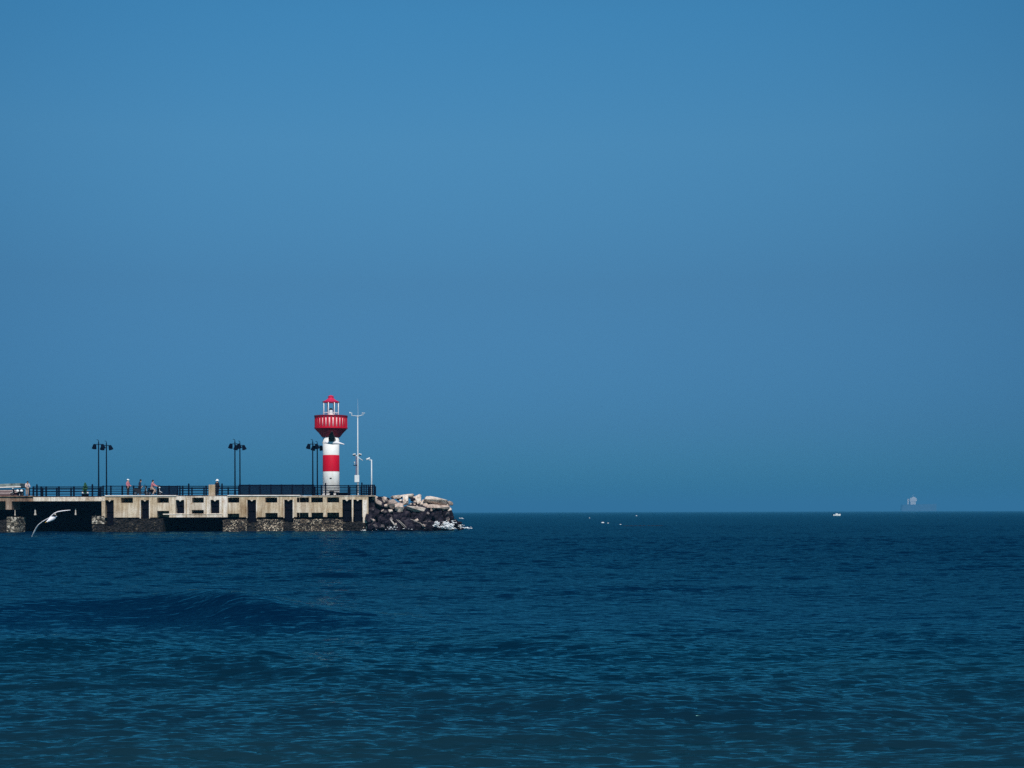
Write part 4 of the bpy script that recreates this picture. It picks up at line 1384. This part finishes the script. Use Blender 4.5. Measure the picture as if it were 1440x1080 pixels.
# first gull: banking low over the water, wings seen edge-on
C1 = (0.02, 1.0, .17)
gull('white gull banking low over the water with long arched wings',
     [(72.0, 727.0, 0, .17, C1), (67.5, 729.0, 0, .17, C1), (61, 732.6, -.02, .16, C1), (55, 737.0, -.04, .15, C1), (51, 742.5, -.05, .13, (.1, 1, .1)), (47.6, 749, -.03, .10, (.2, 1, .06)), (44.6, 755, .02, .04, (.2, 1, .06))],
     [(70.0, 728.0, 0, .17, C1), (74.2, 724.0, 0, .17, C1), (77.5, 721.3, .0, .16, C1), (82, 719.4, .02, .15, C1), (88, 718.4, .04, .12, C1), (94, 717.8, .06, .09, C1), (99.2, 717.4, .1, .04, C1)],
     [(65.3, 733.9, -.22), (66.8, 733.2, -.19), (69.4, 731.5, -.13), (72.6, 729.6, -.03), (75.8, 728.4, .07), (78.2, 727.0, .15), (79.8, 725.8, .20)],
     [.016, .026, .045, .062, .048, .022, .012], 39.0, M['gull_white'])
# second gull: gliding to the left in front of the lighthouse, lifted wings coloured dark for their shaded undersides
gull('white gull with dark lifted wings flying in front of the lighthouse tower',
     [(466.5, 621.0, -.04, .20, (1, .1, -.05)), (466.8, 618.0, -.12, .21, (1, .1, -.06)), (466.6, 613.5, -.24, .19, (1, .1, .12)), (466.4, 610.0, -.36, .14, (1, .1, .2)), (467.2, 606.4, -.50, .03, (1, 0, .6))],
     [(468.5, 621.0, .05, .19, (1, .1, -.05)), (469.2, 618.0, .12, .17, (1, .1, -.2)), (469.8, 615.0, .24, .13, (1, .1, -.5)), (469.4, 612.5, .36, .08, (1, .1, -.8)), (468.6, 610.6, .48, .03, (1, 0, -1))],
     [(455.6, 622.8, 0), (458.0, 621.9, 0), (462, 622.2, 0), (467.5, 622.3, 0), (473, 622.6, 0), (478.5, 623.4, 0), (484.5, 624.9, 0)],
     [.018, .036, .048, .062, .050, .028, .014], 42.0, M['gull_shaded'])

# ------------------------------------------------------------------ things far out on the sea
def float_ball(px, py, w, label, mat=None):
    d = H * F / (py - hor(px) + .8)
    r = w / 2.9 / F * d
    t = thing('fishing_float', label, 'float', ((px - 720) / F * d, d, 0), 0, 'fishing floats out on the sea')
    MB().ball((0, 0, r * .18), (r, r * .8, r * .55), 14).build('body', mat or M['galv'], t, smooth=True)
    MB().tube([(0, 0, r * .6), (0, 0, r * 1.15)], r * .08, 6).build('stick', M['rubber'], t)


float_ball(847.5, 734.8, 6.5, 'largest white float on the sea, left of the smaller ones')
float_ball(855.0, 735.2, 3.6, 'small white float just right of the largest float')
float_ball(872.5, 737.3, 4.2, 'white float at the left end of the dark net line')
float_ball(829.0, 727.8, 2.6, 'tiny white float left of the largest float')
float_ball(895.0, 724.8, 3.4, 'tiny white float farthest out near the horizon')
dl = H * F / 20.4
o = MB()
pts = [((px - 720) / F * dl, dl, .05 + .04 * math.sin(px)) for px in range(876, 938, 3)]
o.tube([Vector(p) - Vector(pts[0]) for p in pts], .045, 6)
o = o.build('net_line', M['black_cloth'], None, smooth=True, loc=pts[0])
tag(o, 'thin dark net line floating on the sea beyond the floats', 'net line')

# small white boat
d = 620.0
b = thing('motor_boat', 'tiny low white motor boat far out on the right', 'boat', ((1176.5 - 720) / F * d, d, 0), R(4))
L_, W_ = 3.3, 1.2
sec = [(-.5, .42, .55), (-.2, .5, .55), (.2, .46, .6), (.42, .24, .72), (.52, .03, .82)]
vs, fs = [], []
for f, w, h in sec:
    vs += [(f * L_, -w * W_, h), (f * L_, -w * .6 * W_, -.2), (f * L_, w * .6 * W_, -.2), (f * L_, w * W_, h)]
for i in range(len(sec) - 1):
    for j in range(4):
        fs.append((i * 4 + j, i * 4 + (j + 1) % 4, (i + 1) * 4 + (j + 1) % 4, (i + 1) * 4 + j))
fs += [(0, 1, 2, 3), (19, 18, 17, 16)]
MB().add(vs, fs).build('hull', M['white'], b)
MB().box(-.5, .5, -.35, .35, .5, .95).build('windscreen', M['galv'], b, bevel=.08)
MB().box(-1.8, -1.62, -.15, .15, .1, .85).build('outboard_motor', M['rubber'], b, bevel=.03)

# cargo ship hazed out at the horizon
d = 7500.0
s = d / F
zz = lambda py: H + (718.4 - py) * s
ship = thing('cargo_ship', 'cargo ship with a tall pale bridge fading into haze on the horizon', 'ship', ((1333 - 720) / F * d, d, 0), 0)
L0, L1 = -66 * s, -16 * s
deck = zz(709.5)
prof = [(L0, deck * .5, .75), (L0 + 6, deck, .95), (L0 + 30, deck, 1), (L1 - 50, deck, 1), (L1 - 20, deck + 2, .7), (L1, deck + 4, .06)]
vs, fs = [], []
for x, h, w in prof:
    vs += [(x, -16 * w, h), (x - (0 if x < 0 else 4), -14 * w, -2), (x - (0 if x < 0 else 4), 14 * w, -2), (x, 16 * w, h)]
for i in range(len(prof) - 1):
    for j in range(4):
        fs.append((i * 4 + j, i * 4 + (j + 1) % 4, (i + 1) * 4 + (j + 1) % 4, (i + 1) * 4 + j))
fs += [(0, 1, 2, 3), (23, 22, 21, 20)]
MB().add(vs, fs).build('hull', M['hull_hazed'], ship)
bx = -50 * s
br = MB().box(bx - 14, bx + 14, -14, 14, deck, zz(705)).box(bx - 17, bx + 20, -15, 15, zz(705), zz(700.8)).box(bx - 6, bx + 14, -12, 12, zz(700.8), zz(699.0))
br.build('bridge', M['ship_white'], ship)
MB().box(bx - 27, bx - 20, -4, 4, deck, zz(701.5)).build('funnel', M['ship_white'], ship, bevel=.8)
MB().tube([(bx + 4, 0, zz(698.5)), (bx + 4, 0, zz(695))], .7, 6).build('mast', M['ship_white'], ship)
for k in range(3):
    MB().box(bx + 24 + k * 26, bx + 42 + k * 26, -9, 9, deck, deck + 2.2).build('hatch', M['hull_hazed'], ship)

# ------------------------------------------------------------------ haze
HAZE = 2.0e-4
def haze():
    m = bpy.data.materials.new('sea_haze')
    m.use_nodes = True
    nt = m.node_tree
    nt.nodes.remove(nt.nodes['Principled BSDF'])
    pv = nt.nodes.new('ShaderNodeVolumePrincipled')
    pv.inputs['Color'].default_value = (*HAZEC, 1)
    pv.inputs['Density'].default_value = HAZE
    pv.inputs['Anisotropy'].default_value = 0.0
    nt.links.new(pv.outputs['Volume'], nt.nodes['Material Output'].inputs['Volume'])
    o = MB().box(-42000, 42000, -60, 34500, -4, 100).build('haze', m)
    tag(o, 'thin blue sea haze lying over the water', 'haze', None, 'stuff')


HAZEC = (0.10, 0.45, 0.80)
haze()

# ------------------------------------------------------------------ sky and sun
SUN_EL, SUN_AZ = R(43), R(166)          # azimuth clockwise from +Y: behind the viewer, to the right
w = bpy.data.worlds.new('World')
SC.world = w
w.use_nodes = True
nt = w.node_tree
bg = nt.nodes['Background']
sky = nt.nodes.new('ShaderNodeTexSky')
sky.sky_type = 'NISHITA'
sky.sun_disc = False
sky.sun_elevation = SUN_EL
sky.sun_rotation = SUN_AZ
sky.air_density = 1.0
sky.dust_density = 0.3
sky.ozone_density = 3.0
tc = nt.nodes.new('ShaderNodeTexCoord')
sep = nt.nodes.new('ShaderNodeSeparateXYZ')
nt.links.new(tc.outputs['Generated'], sep.inputs['Vector'])
SKY = [(0.0, (0.050, 0.235, 0.50)), (0.015, (0.050, 0.235, 0.50)), (0.06, (0.102, 0.275, 0.50)), (0.158, (0.208, 0.435, 0.575)), (0.25, (0.337, 0.72, 0.82)), (0.33, (0.337, 0.87, 0.996)), (1.0, (0.36, 0.9, 1.0))]
rp = ramp(nt, SKY, sep.outputs['Z'])
col = mixc(nt, 1.0, sky.outputs['Color'], rp.outputs['Color'], 'MULTIPLY')
dp = nt.nodes.new('ShaderNodeVectorMath')
dp.operation = 'DOT_PRODUCT'
nt.links.new(tc.outputs['Generated'], dp.inputs[0])
dp.inputs[1].default_value = Vector((0.01, 1.0, 0.14)).normalized()
vignette = ramp(nt, [(0.0, (0.70, 0.74, 0.78)), (0.885, (0.72, 0.77, 0.80)), (0.93, (0.80, 0.85, 0.88)), (0.97, (0.94, 0.96, 0.97)), (1.0, (1.0, 1.0, 1.0))], dp.outputs['Value'])  # sky darkens off the view centre, a lens vignette put into its colour
col = mixc(nt, 1.0, col, vignette.outputs['Color'], 'MULTIPLY')
nt.links.new(col, bg.inputs['Color'])
bg.inputs['Strength'].default_value = 0.1

sd = bpy.data.lights.new('sun', 'SUN')
sd.energy = 4.0
sd.angle = R(0.5)
sd.color = (1.0, 0.93, 0.84)
so = bpy.data.objects.new('sun', sd)
COL.objects.link(so)
dirv = Vector((math.sin(SUN_AZ) * math.cos(SUN_EL), math.cos(SUN_AZ) * math.cos(SUN_EL), math.sin(SUN_EL)))
so.rotation_euler = dirv.to_track_quat('Z', 'Y').to_euler()
so.location = dirv * 60

# ------------------------------------------------------------------ camera
cd = bpy.data.cameras.new('camera')
cam = bpy.data.objects.new('camera', cd)
COL.objects.link(cam)
cam.location = (0, 0, H)
cam.matrix_world = Matrix.Translation((0, 0, H)) @ Matrix.Rotation(R(90), 4, 'X') @ Matrix.Rotation(-ROLL, 4, 'Z')
cd.sensor_fit = 'HORIZONTAL'
cd.sensor_width = 36.0
cd.lens = F / 1440 * 36.0
cd.shift_y = 180 / 1440
cd.clip_start = 0.1
cd.clip_end = 100000
SC.camera = cam

SC.view_settings.view_transform = 'Standard'
SC.view_settings.look = 'None'
SC.view_settings.exposure = 0.0
SC.view_settings.gamma = 1.0
SC.cycles.max_bounces = 5
SC.cycles.volume_bounces = 0
SC.cycles.use_denoising = False
SC.cycles.use_adaptive_sampling = False
SC.cycles.sample_clamp_indirect = 3.0
SC.cycles.sample_clamp_direct = 1.5
